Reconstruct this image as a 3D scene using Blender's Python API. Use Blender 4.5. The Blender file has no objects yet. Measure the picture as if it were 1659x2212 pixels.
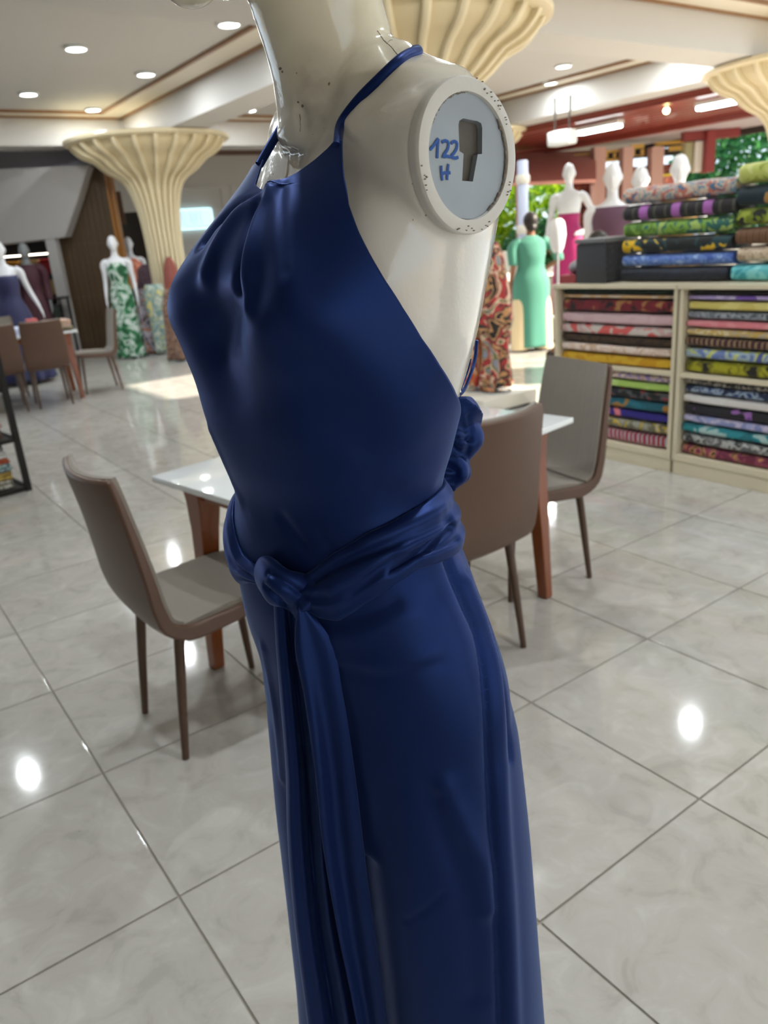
import bpy, bmesh, math, random
import numpy as np
from mathutils import Vector, Matrix, Euler
from mathutils.bvhtree import BVHTree

random.seed(7)
rng = np.random.default_rng(7)
SC = bpy.context.scene
COL = SC.collection
R = math.radians

# ------------------------------------------------------------------ camera
FPX, CX, CY, EYE = 1666.0, 829.5, 1106.0, 1.45
# camera axes in the room (rows: room x, y, z; columns: image right, image down, forward)
AX = np.array([[0.996752, -0.080532, 0.0],
               [-0.026918, -0.333161, 0.942486],
               [-0.075901, -0.939425, -0.334246]])
cam_data = bpy.data.cameras.new('camera')
cam = bpy.data.objects.new('camera', cam_data)
COL.objects.link(cam)
cam.matrix_world = Matrix((
    (AX[0, 0], -AX[0, 1], -AX[0, 2], 0.0),
    (AX[1, 0], -AX[1, 1], -AX[1, 2], 0.0),
    (AX[2, 0], -AX[2, 1], -AX[2, 2], EYE),
    (0, 0, 0, 1)))
cam_data.sensor_width = 36.0
cam_data.lens = 36.0 * FPX / 2212.0
cam_data.clip_start = 0.05
cam_data.clip_end = 200
cam_data.dof.use_dof = True
cam_data.dof.focus_distance = 0.72
cam_data.dof.aperture_fstop = 7.5
SC.camera = cam

# ------------------------------------------------------------------ light and exposure
SC.view_settings.view_transform = 'Standard'
SC.view_settings.look = 'None'
SC.view_settings.exposure = 0.55
SC.view_settings.gamma = 1.0
SC.view_settings.use_curve_mapping = False
SC.cycles.use_denoising = True
SC.cycles.max_bounces = 5
SC.cycles.diffuse_bounces = 3
SC.cycles.glossy_bounces = 3
SC.cycles.transmission_bounces = 2
SC.cycles.use_adaptive_sampling = True
SC.cycles.adaptive_threshold = 0.1
SC.cycles.adaptive_min_samples = 16
SC.cycles.sample_clamp_indirect = 6.0
SC.cycles.caustics_reflective = False
SC.cycles.caustics_refractive = False

world = bpy.data.worlds.new('sky')
SC.world = world
world.use_nodes = True
_bg = world.node_tree.nodes['Background']
_bg.inputs[0].default_value = (0.74, 0.88, 1.0, 1)
_bg.inputs[1].default_value = 1.3

sun_data = bpy.data.lights.new('sun', 'SUN')
sun_data.energy = 10.0
sun_data.angle = R(0.8)
sun_data.color = (1.0, 0.90, 0.74)
sun = bpy.data.objects.new('sun', sun_data)
COL.objects.link(sun)
SUN_AZ, SUN_EL = -12.0, 28.0          # where the sun stands: degrees from room +x towards +y, height
_d = Vector((math.cos(R(SUN_AZ)) * math.cos(R(SUN_EL)), math.sin(R(SUN_AZ)) * math.cos(R(SUN_EL)), math.sin(R(SUN_EL))))
sun.rotation_euler = _d.to_track_quat('Z', 'Y').to_euler()
sun.location = _d * 40
LAMP_W = 15.0                        # each ceiling downlight

# ------------------------------------------------------------------ places
def ray(px, py):
    return AX @ np.array([(px - CX) / FPX, (py - CY) / FPX, 1.0])
def onz(px, py, z=0.0):
    d = ray(px, py); t = (z - EYE) / d[2]
    return Vector((d[0] * t, d[1] * t, z))
def ony(px, py, Y):
    d = ray(px, py); t = Y / d[1]
    return Vector((d[0] * t, Y, EYE + d[2] * t))
GA = np.array([0.82407, 0.56649]); GB = np.array([-0.56649, 0.82407])   # directions of the building grid
GANG = math.atan2(GA[1], GA[0])
def W(a, b, z=0.0):
    return Vector((a * GA[0] + b * GB[0], a * GA[1] + b * GB[1], z))

# ------------------------------------------------------------------ mesh helper
class MB:
    def __init__(self):
        self.v = []; self.f = []
    def add(self, vs, fs):
        o = len(self.v)
        self.v.extend([tuple(p) for p in vs])
        self.f.extend([tuple(i + o for i in q) for q in fs])
        return self
    def hexa(self, p):      # 8 corners: bottom ring of 4, top ring of 4
        return self.add(p, [(3, 2, 1, 0), (4, 5, 6, 7), (0, 1, 5, 4), (1, 2, 6, 5), (2, 3, 7, 6), (3, 0, 4, 7)])
    def box(self, x0, x1, y0, y1, z0, z1):
        return self.hexa([(x0, y0, z0), (x1, y0, z0), (x1, y1, z0), (x0, y1, z0), (x0, y0, z1), (x1, y0, z1), (x1, y1, z1), (x0, y1, z1)])
    def gbox(self, a0, a1, b0, b1, z0, z1):      # box along the building grid
        return self.hexa([W(a0, b0, z0), W(a1, b0, z0), W(a1, b1, z0), W(a0, b1, z0), W(a0, b0, z1), W(a1, b0, z1), W(a1, b1, z1), W(a0, b1, z1)])
    def cbox(self, x0, x1, y0, y1, z0, z1, c=0.004):   # box with chamfered edges
        xs, ys, zs = (x0, x1), (y0, y1), (z0, z1)
        bm = bmesh.new()
        vs = [bm.verts.new((x, y, z)) for z in zs for y in ys for x in xs]
        for q in ((0, 2, 3, 1), (4, 5, 7, 6), (0, 1, 5, 4), (2, 6, 7, 3), (0, 4, 6, 2), (1, 3, 7, 5)):
            bm.faces.new([vs[i] for i in q])
        bmesh.ops.bevel(bm, geom=bm.edges[:], offset=c, segments=2, affect='EDGES', profile=0.6)
        bm.verts.index_update()
        self.add([v.co[:] for v in bm.verts], [[v.index for v in f.verts] for f in bm.faces])
        bm.free()
        return self
    def grid(self, P, cu=False, cv=False):
        P = np.asarray(P, float); nu, nv = P.shape[:2]
        fs = []
        for i in range(nu if cu else nu - 1):
            for j in range(nv if cv else nv - 1):
                i2, j2 = (i + 1) % nu, (j + 1) % nv
                fs.append((i * nv + j, i2 * nv + j, i2 * nv + j2, i * nv + j2))
        return self.add(P.reshape(-1, 3).tolist(), fs)
    def solid(self, P, Q):   # two matching grids joined into a closed sheet
        P = np.asarray(P, float); Q = np.asarray(Q, float); nu, nv = P.shape[:2]; n = nu * nv
        fs = []
        for i in range(nu - 1):
            for j in range(nv - 1):
                a, b, c, d = i * nv + j, (i + 1) * nv + j, (i + 1) * nv + j + 1, i * nv + j + 1
                fs.append((a, b, c, d)); fs.append((d + n, c + n, b + n, a + n))
        rim = [i * nv for i in range(nu)] + [(nu - 1) * nv + j for j in range(1, nv)] + [i * nv + nv - 1 for i in range(nu - 2, -1, -1)] + [j for j in range(nv - 2, 0, -1)]
        for k in range(len(rim)):
            a, b = rim[k], rim[(k + 1) % len(rim)]
            fs.append((b, a, a + n, b + n))
        return self.add(np.vstack([P.reshape(-1, 3), Q.reshape(-1, 3)]).tolist(), fs)
    def tube(self, pts, rad, n=10, cap=True, flat=1.0, up=None):
        pts = [Vector(p) for p in pts]; m = len(pts)
        if not hasattr(rad, '__len__'): rad = [rad] * m
        t0 = (pts[1] - pts[0]).normalized()
        u = Vector(up) if up is not None else Vector((0, 0, 1))
        if abs(u.dot(t0)) > 0.95: u = Vector((1, 0, 0))
        vs = []
        for i in range(m):
            t = (pts[min(i + 1, m - 1)] - pts[max(i - 1, 0)]).normalized()
            u = (u - t * u.dot(t)).normalized(); w = t.cross(u)
            for k in range(n):
                an = 2 * math.pi * k / n
                vs.append(pts[i] + (w * math.cos(an) + u * math.sin(an) * flat) * rad[i])
        fs = [(i * n + k, i * n + (k + 1) % n, (i + 1) * n + (k + 1) % n, (i + 1) * n + k) for i in range(m - 1) for k in range(n)]
        if cap:
            fs.append(tuple(range(n - 1, -1, -1))); fs.append(tuple((m - 1) * n + k for k in range(n)))
        return self.add(vs, fs)
    def loft(self, rings, cap=True):
        n = len(rings[0]); vs = [p for r in rings for p in r]
        fs = [(i * n + k, i * n + (k + 1) % n, (i + 1) * n + (k + 1) % n, (i + 1) * n + k) for i in range(len(rings) - 1) for k in range(n)]
        if cap:
            fs.append(tuple(range(n - 1, -1, -1))); fs.append(tuple((len(rings) - 1) * n + k for k in range(n)))
        return self.add(vs, fs)
    def lathe(self, prof, n=32, c=(0, 0), cap=True):
        return self.loft([[(c[0] + r * math.cos(2 * math.pi * k / n), c[1] + r * math.sin(2 * math.pi * k / n), z) for k in range(n)] for r, z in prof], cap)
    def ball(self, c, r, nu=16, nv=10):
        c = Vector(c); r = Vector(r) if hasattr(r, '__len__') else Vector((r, r, r))
        rings = []
        for j in range(1, nv):
            th = math.pi * j / nv
            rings.append([(c.x + r.x * math.sin(th) * math.cos(2 * math.pi * k / nu), c.y + r.y * math.sin(th) * math.sin(2 * math.pi * k / nu), c.z - r.z * math.cos(th)) for k in range(nu)])
        return self.loft(rings)
    def prism(self, poly, z0, z1):
        return self.loft([[(x, y, z0) for x, y in poly], [(x, y, z1) for x, y in poly]])
    def data(self, name, m, smooth=True, origin=None, shift=None):
        me = bpy.data.meshes.new(name)
        vs = self.v
        if origin is not None:
            o = Vector(origin); vs = [tuple(Vector(p) - o) for p in vs]
        me.from_pydata(vs, [], self.f)
        me.validate(); me.update()
        if smooth:
            me.polygons.foreach_set('use_smooth', [True] * len(me.polygons))
            try:
                me.set_sharp_from_angle(angle=R(38))
            except Exception:
                pass
        if m is not None: me.materials.append(m)
        return me
    def build(self, name, m, parent=None, smooth=True, origin=None):
        if origin is None and parent is not None and parent.get('_o') is not None:
            origin = parent['_o']
        me = self.data(name, m, smooth, origin)
        return link(name, me, parent)

def link(name, me, parent=None):
    o = bpy.data.objects.new(name, me); COL.objects.link(o)
    if parent is not None: o.parent = parent
    return o
def tag(o, label=None, cat=None, group=None, kind=None):
    if label: o['label'] = label
    if cat: o['category'] = cat
    if group: o['group'] = group
    if kind: o['kind'] = kind
    return o
def thing(name, label, cat, loc=(0, 0, 0), rotz=0.0, group=None, world=False):
    o = bpy.data.objects.new(name, None); COL.objects.link(o)
    o.location = loc; o.rotation_euler = (0, 0, rotz); o.empty_display_size = 0.1
    if world: o['_o'] = tuple(loc)      # parts given in room coordinates
    return tag(o, label, cat, group)
def copy_tree(o, parent=None, loc=None, rotz=None):
    c = o.copy(); COL.objects.link(c)
    if parent is not None: c.parent = parent
    for ch in o.children: copy_tree(ch, c)
    if loc is not None: c.location = loc
    if rotz is not None: c.rotation_euler = (0, 0, rotz)
    return c
def remesh(mb, voxel, smooth=6, fac=0.5):
    me = mb.data('temporary', None, False)
    o = bpy.data.objects.new('temporary', me); COL.objects.link(o)
    md = o.modifiers.new('r', 'REMESH'); md.mode = 'VOXEL'; md.voxel_size = voxel; md.use_smooth_shade = True
    if smooth:
        ms = o.modifiers.new('s', 'SMOOTH'); ms.iterations = smooth; ms.factor = fac
    dg = bpy.context.evaluated_depsgraph_get(); dg.update()
    out = bpy.data.meshes.new_from_object(o.evaluated_get(dg))
    bpy.data.objects.remove(o); bpy.data.meshes.remove(me)
    out.polygons.foreach_set('use_smooth', [True] * len(out.polygons))
    return out
def shift_mesh(me, origin):
    me.transform(Matrix.Translation(-Vector(origin)))
    return me
def verts_of(me):
    a = np.empty(len(me.vertices) * 3); me.vertices.foreach_get('co', a); return a.reshape(-1, 3)
def normals_of(me):
    a = np.empty(len(me.vertices) * 3); me.vertices.foreach_get('normal', a); return a.reshape(-1, 3)
def smoothcurve(pts, n):
    P = np.asarray(pts, float); m = len(P)
    d = np.r_[0, np.cumsum(np.linalg.norm(np.diff(P, axis=0), axis=1))]
    # Catmull-Rom on chord length
    T = np.gradient(P, d, axis=0)
    s = np.linspace(0, d[-1], n); k = np.clip(np.searchsorted(d, s) - 1, 0, m - 2)
    h = d[k + 1] - d[k]; t = ((s - d[k]) / h)[:, None]; h = h[:, None]
    return (2 * t**3 - 3 * t**2 + 1) * P[k] + (t**3 - 2 * t**2 + t) * h * T[k] + (-2 * t**3 + 3 * t**2) * P[k + 1] + (t**3 - t**2) * h * T[k + 1]

# ------------------------------------------------------------------ materials
MATS = {}
def nodes(name):
    m = bpy.data.materials.new(name); m.use_nodes = True
    nt = m.node_tree
    return m, nt, nt.nodes['Principled BSDF']
def col(c): return (c[0], c[1], c[2], 1.0)
def srgb(r, g, b):
    f = lambda c: (c / 255 / 12.92) if c <= 10 else ((c / 255 + 0.055) / 1.055) ** 2.4
    return (f(r), f(g), f(b))
def plain(name, c, rough=0.5, metal=0.0, spec=0.5, coat=0.0, bump=0.0, bscale=60.0, vary=0.0, vscale=6.0, sheen=0.0):
    if name in MATS: return MATS[name]
    m, nt, p = nodes(name)
    p.inputs['Base Color'].default_value = col(c)
    p.inputs['Roughness'].default_value = rough
    p.inputs['Metallic'].default_value = metal
    p.inputs['Specular IOR Level'].default_value = spec
    p.inputs['Coat Weight'].default_value = coat
    p.inputs['Coat Roughness'].default_value = 0.05
    p.inputs['Sheen Weight'].default_value = sheen
    tc = nt.nodes.new('ShaderNodeTexCoord')
    if vary > 0:
        n = nt.nodes.new('ShaderNodeTexNoise'); n.inputs['Scale'].default_value = vscale; n.inputs['Detail'].default_value = 4
        nt.links.new(tc.outputs['Object'], n.inputs['Vector'])
        mx = nt.nodes.new('ShaderNodeMix'); mx.data_type = 'RGBA'
        mx.inputs[6].default_value = col([x * (1 - vary) for x in c]); mx.inputs[7].default_value = col([min(1, x * (1 + vary)) for x in c])
        nt.links.new(n.outputs['Fac'], mx.inputs[0]); nt.links.new(mx.outputs[2], p.inputs['Base Color'])
    if bump > 0:
        n = nt.nodes.new('ShaderNodeTexNoise'); n.inputs['Scale'].default_value = bscale; n.inputs['Detail'].default_value = 2
        nt.links.new(tc.outputs['Object'], n.inputs['Vector'])
        b = nt.nodes.new('ShaderNodeBump'); b.inputs['Strength'].default_value = bump; b.inputs['Distance'].default_value = 0.002
        nt.links.new(n.outputs['Fac'], b.inputs['Height']); nt.links.new(b.outputs['Normal'], p.inputs['Normal'])
    MATS[name] = m
    return m
def glow(name, c, strength):
    if name in MATS: return MATS[name]
    m, nt, p = nodes(name)
    p.inputs['Base Color'].default_value = (0.8, 0.8, 0.8, 1)
    p.inputs['Emission Color'].default_value = col(c); p.inputs['Emission Strength'].default_value = strength
    MATS[name] = m
    return m
def wood(name, c1, c2, scale=(1, 12, 12), rough=0.35, coat=0.2):
    if name in MATS: return MATS[name]
    m, nt, p = nodes(name)
    tc = nt.nodes.new('ShaderNodeTexCoord'); mp = nt.nodes.new('ShaderNodeMapping'); mp.inputs['Scale'].default_value = scale
    n = nt.nodes.new('ShaderNodeTexNoise'); n.inputs['Scale'].default_value = 4; n.inputs['Detail'].default_value = 6; n.inputs['Distortion'].default_value = 1.2
    mx = nt.nodes.new('ShaderNodeMix'); mx.data_type = 'RGBA'; mx.inputs[6].default_value = col(c1); mx.inputs[7].default_value = col(c2)
    nt.links.new(tc.outputs['Object'], mp.inputs[0]); nt.links.new(mp.outputs[0], n.inputs['Vector'])
    nt.links.new(n.outputs['Fac'], mx.inputs[0]); nt.links.new(mx.outputs[2], p.inputs['Base Color'])
    p.inputs['Roughness'].default_value = rough; p.inputs['Coat Weight'].default_value = coat
    MATS[name] = m
    return m
def print_cloth(name, cols, scale=14.0, kind='noise', stretch=(1, 1, 1), rough=0.75, dist=1.0, seed=0.0):
    """printed fabric: a patch pattern stepping through the given colours (sRGB 0-255 triples)"""
    if name in MATS: return MATS[name]
    m, nt, p = nodes(name)
    tc = nt.nodes.new('ShaderNodeTexCoord'); mp = nt.nodes.new('ShaderNodeMapping')
    mp.inputs['Scale'].default_value = stretch; mp.inputs['Location'].default_value = (seed, seed * 1.7, seed * 0.3)
    nt.links.new(tc.outputs['Object'], mp.inputs[0])
    if kind == 'voronoi':
        n = nt.nodes.new('ShaderNodeTexVoronoi'); n.inputs['Scale'].default_value = scale; n.inputs['Randomness'].default_value = 1.0; out = n.outputs['Distance']
    elif kind == 'wave':
        n = nt.nodes.new('ShaderNodeTexWave'); n.inputs['Scale'].default_value = scale; n.inputs['Distortion'].default_value = dist * 4; out = n.outputs['Fac']
    else:
        n = nt.nodes.new('ShaderNodeTexNoise'); n.inputs['Scale'].default_value = scale; n.inputs['Detail'].default_value = 1.5; n.inputs['Distortion'].default_value = dist; out = n.outputs['Fac']
    nt.links.new(mp.outputs[0], n.inputs['Vector'])
    rp = nt.nodes.new('ShaderNodeValToRGB'); rp.color_ramp.interpolation = 'CONSTANT' if kind != 'soft' else 'LINEAR'
    k = len(cols)
    lo, hi = {'voronoi': (0.12, 0.62), 'wave': (0.0, 1.0)}.get(kind, (0.33, 0.68))
    e = rp.color_ramp.elements
    while len(e) < k: e.new(0.5)
    for i, c in enumerate(cols):
        e[i].position = 0.0 if i == 0 else lo + (hi - lo) * i / k
        e[i].color = col(srgb(*c))
    nt.links.new(out, rp.inputs[0]); nt.links.new(rp.outputs[0], p.inputs['Base Color'])
    p.inputs['Roughness'].default_value = rough; p.inputs['Sheen Weight'].default_value = 0.15
    MATS[name] = m
    return m

# ------------------------------------------------------------------ floor
def tile_material():
    m, nt, p = nodes('polished_tile')
    geo = nt.nodes.new('ShaderNodeNewGeometry'); oi = nt.nodes.new('ShaderNodeObjectInfo')
    va = nt.nodes.new('ShaderNodeVectorMath'); va.operation = 'ADD'
    cb = nt.nodes.new('ShaderNodeMath'); cb.operation = 'MULTIPLY'; cb.inputs[1].default_value = 37.0
    nt.links.new(oi.outputs['Random'], cb.inputs[0]); nt.links.new(geo.outputs['Position'], va.inputs[0]); nt.links.new(cb.outputs[0], va.inputs[1])
    n1 = nt.nodes.new('ShaderNodeTexNoise'); n1.inputs['Scale'].default_value = 8.0; n1.inputs['Detail'].default_value = 7; n1.inputs['Distortion'].default_value = 1.0; n1.inputs['Roughness'].default_value = 0.62
    n2 = nt.nodes.new('ShaderNodeTexNoise'); n2.inputs['Scale'].default_value = 1.8; n2.inputs['Detail'].default_value = 3
    for n in (n1, n2): nt.links.new(va.outputs[0], n.inputs['Vector'])
    r1 = nt.nodes.new('ShaderNodeValToRGB')
    e = r1.color_ramp.elements
    e[0].position = 0.34; e[0].color = col(srgb(184, 180, 173)); e[1].position = 0.66; e[1].color = col(srgb(208, 205, 199))
    x = e.new(0.45); x.color = col(srgb(196, 192, 185)); x = e.new(0.54); x.color = col(srgb(199, 195, 189))
    nt.links.new(n1.outputs['Fac'], r1.inputs[0])
    mx = nt.nodes.new('ShaderNodeMix'); mx.data_type = 'RGBA'; mx.blend_type = 'MULTIPLY'; mx.inputs[0].default_value = 0.3
    r2 = nt.nodes.new('ShaderNodeValToRGB'); r2.color_ramp.elements[0].position = 0.3; r2.color_ramp.elements[0].color = (0.80, 0.78, 0.75, 1); r2.color_ramp.elements[1].position = 0.7
    nt.links.new(n2.outputs['Fac'], r2.inputs[0]); nt.links.new(r1.outputs[0], mx.inputs[6]); nt.links.new(r2.outputs[0], mx.inputs[7])
    nt.links.new(mx.outputs[2], p.inputs['Base Color'])
    p.inputs['Roughness'].default_value = 0.07
    p.inputs['Specular IOR Level'].default_value = 0.55
    return m
TILE = tile_material()
GROUT = plain('grout', srgb(158, 151, 140), 0.8)
FA0, FA1, FB0, FB1 = -9.0, 15.5, -6.0, 19.5
TA, TB, TS, TG = 0.3565, 0.916, 0.6015, 0.0058       # where the joints run, tile pitch, joint width
floor_o = MB().gbox(FA0, FA1, FB0, FB1, -0.15, -0.004).build('floor', GROUT, None, False)
tag(floor_o, 'pale polished stone tile floor of the shop', 'floor', kind='structure')
tile_mb = MB().cbox(-TS / 2 + TG / 2, TS / 2 - TG / 2, -TS / 2 + TG / 2, TS / 2 - TG / 2, -0.008, 0.0, 0.0012)
cells = []
for i in range(-16, 27):
    for j in range(-12, 33):
        a, b = TA + (i + 0.5) * TS, TB + (j + 0.5) * TS
        if not (FA0 + .3 < a < FA1 - .3 and FB0 + .3 < b < FB1 - .3): continue
        w = W(a, b)
        q = AX.T @ (np.array(w) - np.array([0, 0, EYE]))
        inview = False
        if q[2] > 0.3:
            u, v = CX + FPX * q[0] / q[2], CY + FPX * q[1] / q[2]
            mg = 0.5 * FPX / q[2]
            inview = (-mg < u < 1659 + mg) and (-mg < v < 2212 + mg)
        cells.append((0 if inview else 1, w.length, a, b))
cells.sort()
tile_me = MB().cbox(-TS / 2 + TG / 2, TS / 2 - TG / 2, -TS / 2 + TG / 2, TS / 2 - TG / 2, -0.004, 0.0, 0.001).data('tile', TILE, False)
rest = MB()
for k, (_, _, a, b) in enumerate(cells):
    if k < 300:
        o = link('tile', tile_me, floor_o); o.location = W(a, b); o.rotation_euler = (0, 0, GANG)
    else:
        h = TS / 2 - TG / 2
        rest.add([W(a - h, b - h), W(a + h, b - h), W(a + h, b + h), W(a - h, b + h)], [(0, 1, 2, 3)])
tag(rest.build('far_tiles', TILE, floor_o, False), kind='stuff')

# ------------------------------------------------------------------ ceiling: coffered bays between beams
CEIL, BEAM = 3.5, 3.1
AL, BL, HB = (-0.8, 4.93, 10.7), (-1.5, 5.92, 13.3), 0.29
CREAM = plain('ceiling_paint', srgb(202, 198, 192), 0.6)
BEAMP = plain('beam_paint', srgb(204, 200, 195), 0.55)
TRIM = wood('trim_wood', srgb(120, 82, 48), srgb(158, 112, 66), (1, 1, 1), 0.4)
def lattice_material():
    m, nt, p = nodes('lattice_panel')
    tc = nt.nodes.new('ShaderNodeTexCoord'); mp = nt.nodes.new('ShaderNodeMapping'); mp.inputs['Rotation'].default_value = (0, 0, R(-34.5 + 45)); mp.inputs['Scale'].default_value = (9, 9, 9)
    v = nt.nodes.new('ShaderNodeTexVoronoi'); v.inputs['Scale'].default_value = 1.0; v.inputs['Randomness'].default_value = 0.0
    rp = nt.nodes.new('ShaderNodeValToRGB'); rp.color_ramp.elements[0].position = 0.22; rp.color_ramp.elements[0].color = col(srgb(150, 132, 108)); rp.color_ramp.elements[1].position = 0.32; rp.color_ramp.elements[1].color = col(srgb(222, 212, 194))
    nt.links.new(tc.outputs['Object'], mp.inputs[0]); nt.links.new(mp.outputs[0], v.inputs['Vector']); nt.links.new(v.outputs['Distance'], rp.inputs[0]); nt.links.new(rp.outputs[0], p.inputs['Base Color'])
    p.inputs['Roughness'].default_value = 0.6
    return m
LATT = lattice_material()
ceiling = MB().gbox(-9, 11.0, 4.7, 13.6, CEIL, CEIL + 0.12).gbox(-9, 7.4, 3.0, 4.7, CEIL, CEIL + 0.12).gbox(-9, 9.0, -6, 3.0, CEIL, CEIL + 0.12).build('ceiling', CREAM, None, False)  # unseen outline stepped to let sun in and keep it off the floor
tag(ceiling, 'white coffered ceiling with deep cream beams', 'ceiling', kind='structure')
for a in AL:
    MB().gbox(a - HB, a + HB, -6 if a < 7 else 5.6, 13.6, BEAM, CEIL).build('beam', BEAMP, ceiling, False)
for b in BL:
    MB().gbox(-9, 11.0 if b > 4 else 9.0, b - HB, b + HB, BEAM + 0.002, CEIL).build('beam', BEAMP, ceiling, False)
def bay(a0, a1, b0, b1):
    w, t = 0.42, 0.045
    for (x0, x1, y0, y1) in ((a0, a1, b0, b0 + w), (a0, a1, b1 - w, b1), (a0, a0 + w, b0 + w, b1 - w), (a1 - w, a1, b0 + w, b1 - w)):
        MB().gbox(x0, x1, y0, y1, CEIL - 0.012, CEIL).build('lattice_panel', LATT, ceiling, False)
    for o in (0.0, w):
        A0, A1, B0, B1 = a0 + o, a1 - o, b0 + o, b1 - o
        for (x0, x1, y0, y1) in ((A0, A1, B0, B0 + t), (A0, A1, B1 - t, B1), (A0, A0 + t, B0, B1), (A1 - t, A1, B0, B1)):
            MB().gbox(x0, x1, y0, y1, CEIL - 0.035, CEIL).build('trim_strip', TRIM, ceiling, False)
for ia in range(2):
    for ib in range(2):
        if (ia, ib) == (1, 0): continue
        bay(AL[ia] + HB, AL[ia + 1] - HB, BL[ib] + HB, BL[ib + 1] - HB)
# bay cut open out of view to admit the sun; only its lattice kept
MB().gbox(5.22, 10.41, 5.21, 5.63, CEIL - 0.012, CEIL).build('lattice_panel', LATT, ceiling, False)
for y in (5.19, 5.585): MB().gbox(5.22, 10.41, y, y + .045, CEIL - 0.035, CEIL).build('trim_strip', TRIM, ceiling, False)

LRING = plain('lamp_ring', srgb(235, 235, 232), 0.35)
LGLOW = glow('lamp_glow', (0.86, 0.98, 1.0), 9.0)
LIGHTS = []
def downlight(a, b, label, warm=False):
    t = thing('downlight', label, 'ceiling light', W(a, b, CEIL), GANG, 'round downlights in the ceiling')
    MB().lathe([(0.085, -0.004), (0.115, -0.004), (0.125, -0.018), (0.112, -0.03), (0.098, -0.03), (0.094, -0.012), (0.085, -0.012)], 24, cap=False).build('trim_ring', LRING, t)
    MB().lathe([(0.096, -0.022), (0.09, -0.028), (0.05, -0.034), (0.004, -0.036)], 24).build('diffuser', LGLOW, t)
    ld = bpy.data.lights.new('downlight_lamp', 'AREA'); ld.shape = 'DISK'; ld.size = 0.10; ld.energy = LAMP_W
    ld.color = (1.0, 0.9, 0.72) if warm else (0.90, 0.97, 1.0)
    lo = bpy.data.objects.new('downlight_lamp', ld); COL.objects.link(lo); lo.parent = t; lo.location = (0, 0, -0.04)
    return t
DL = [((2.85, 8.96), 'downlight farthest from the stairs in the upper left ceiling, alone in its row'),
      ((2.91, 11.35), 'small downlight nearest the left edge above the grey stair wall'),
      ((3.94, 7.68), 'downlight beside the mannequin neck next to the lattice strip'),
      ((3.93, 9.95), 'middle downlight of the row along the left lattice strip'),
      ((4.0, 12.32), 'downlight in the ceiling corner above the left flared column'),
      ((6.36, 12.07), 'downlight beyond the beam just right of the left flared column'),
      ((8.2, 7.26), 'topmost of three downlights right of the mannequin shoulder'),
      ((9.25, 8.22), 'middle of three downlights right of the mannequin shoulder'),
      ((10.05, 9.2), 'lowest of three downlights right of the mannequin shoulder, by the brown trim'),
      ((10.0, 7.08), 'downlight at the right end of the brown ceiling trim')]
for (ab, lb) in DL: downlight(ab[0], ab[1], lb)
for k, (a, b) in enumerate([(0.6, 7.7), (0.6, 10.8), (1.75, 0.4), (1.75, 3.6), (3.6, 0.4), (3.6, 3.6), (0.2, 1.9), (6.2, 0.6), (6.2, 3.8), (6.4, 9.0)]):
    downlight(a, b, 'round downlight in the ceiling bays outside the picture')

# ------------------------------------------------------------------ flared columns with ribs
CREAMC = plain('column_cream', srgb(214, 197, 158), 0.42, vary=0.05, vscale=3)
CREAMR = plain('rib_cream', srgb(228, 213, 178), 0.35)
PROF = [(0.31, 0.0), (0.285, 0.6), (0.28, 1.3), (0.29, 1.75), (0.315, 2.05), (0.36, 2.28), (0.43, 2.45), (0.52, 2.56), (0.62, 2.63), (0.71, 2.68), (0.79, 2.745), (0.86, 2.81), (0.95, 2.86), (1.03, 2.90), (1.10, 2.955), (1.15, 3.04)]
_pf = smoothcurve([(r, z, 0) for r, z in PROF], 44)
core_prof = [(max(r - 0.055 - 0.02 * (z > 2.4), 0.1), z) for r, z, _ in _pf]
core_me = MB().lathe(core_prof, 48).data('core', CREAMC)
def rib_mesh():
    P, Q = [], []
    for k, (r, z, _) in enumerate(_pf):
        h = 0.02 + 0.012 * min(r, 1)
        zz = z + (0.0 if r < 0.35 else 0.012 * math.sin((r - 0.35) * 18))
        P.append([(r - 0.10, -h, zz + 0.01), (r - 0.012, -h, zz), (r, -h * 0.5, zz - 0.003)])
        Q.append([(r - 0.10, h, zz + 0.01), (r - 0.012, h, zz), (r, h * 0.5, zz - 0.003)])
    return MB().solid(P, Q).data('rib', CREAMR)
rib_me = rib_mesh()
rim_me = MB().lathe([(0.9, 3.035), (1.155, 3.03), (1.20, 3.045), (1.205, 3.085), (1.16, 3.1), (0.5, 3.1)], 64).data('rim', CREAMR)
def column(a, b, label):
    t = thing('flared_column', label, 'column', W(a, b, 0), GANG, 'flared ribbed columns')
    link('core', core_me, t); link('rim', rim_me, t)
    for k in range(24):
        o = link('rib', rib_me, t); o.rotation_euler = (0, 0, 2 * math.pi * k / 24)
column(4.72, 12.3, 'cream flared column with ribbed shaft behind the green dress mannequin')
column(4.6, 5.8, 'cream ribbed column capital spreading behind the white mannequin neck')
column(10.69, 5.6, 'cream flared column capital cut off by the right edge')
column(10.3, 11.6, 'small far column capital peeping out beside the arm socket')

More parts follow.
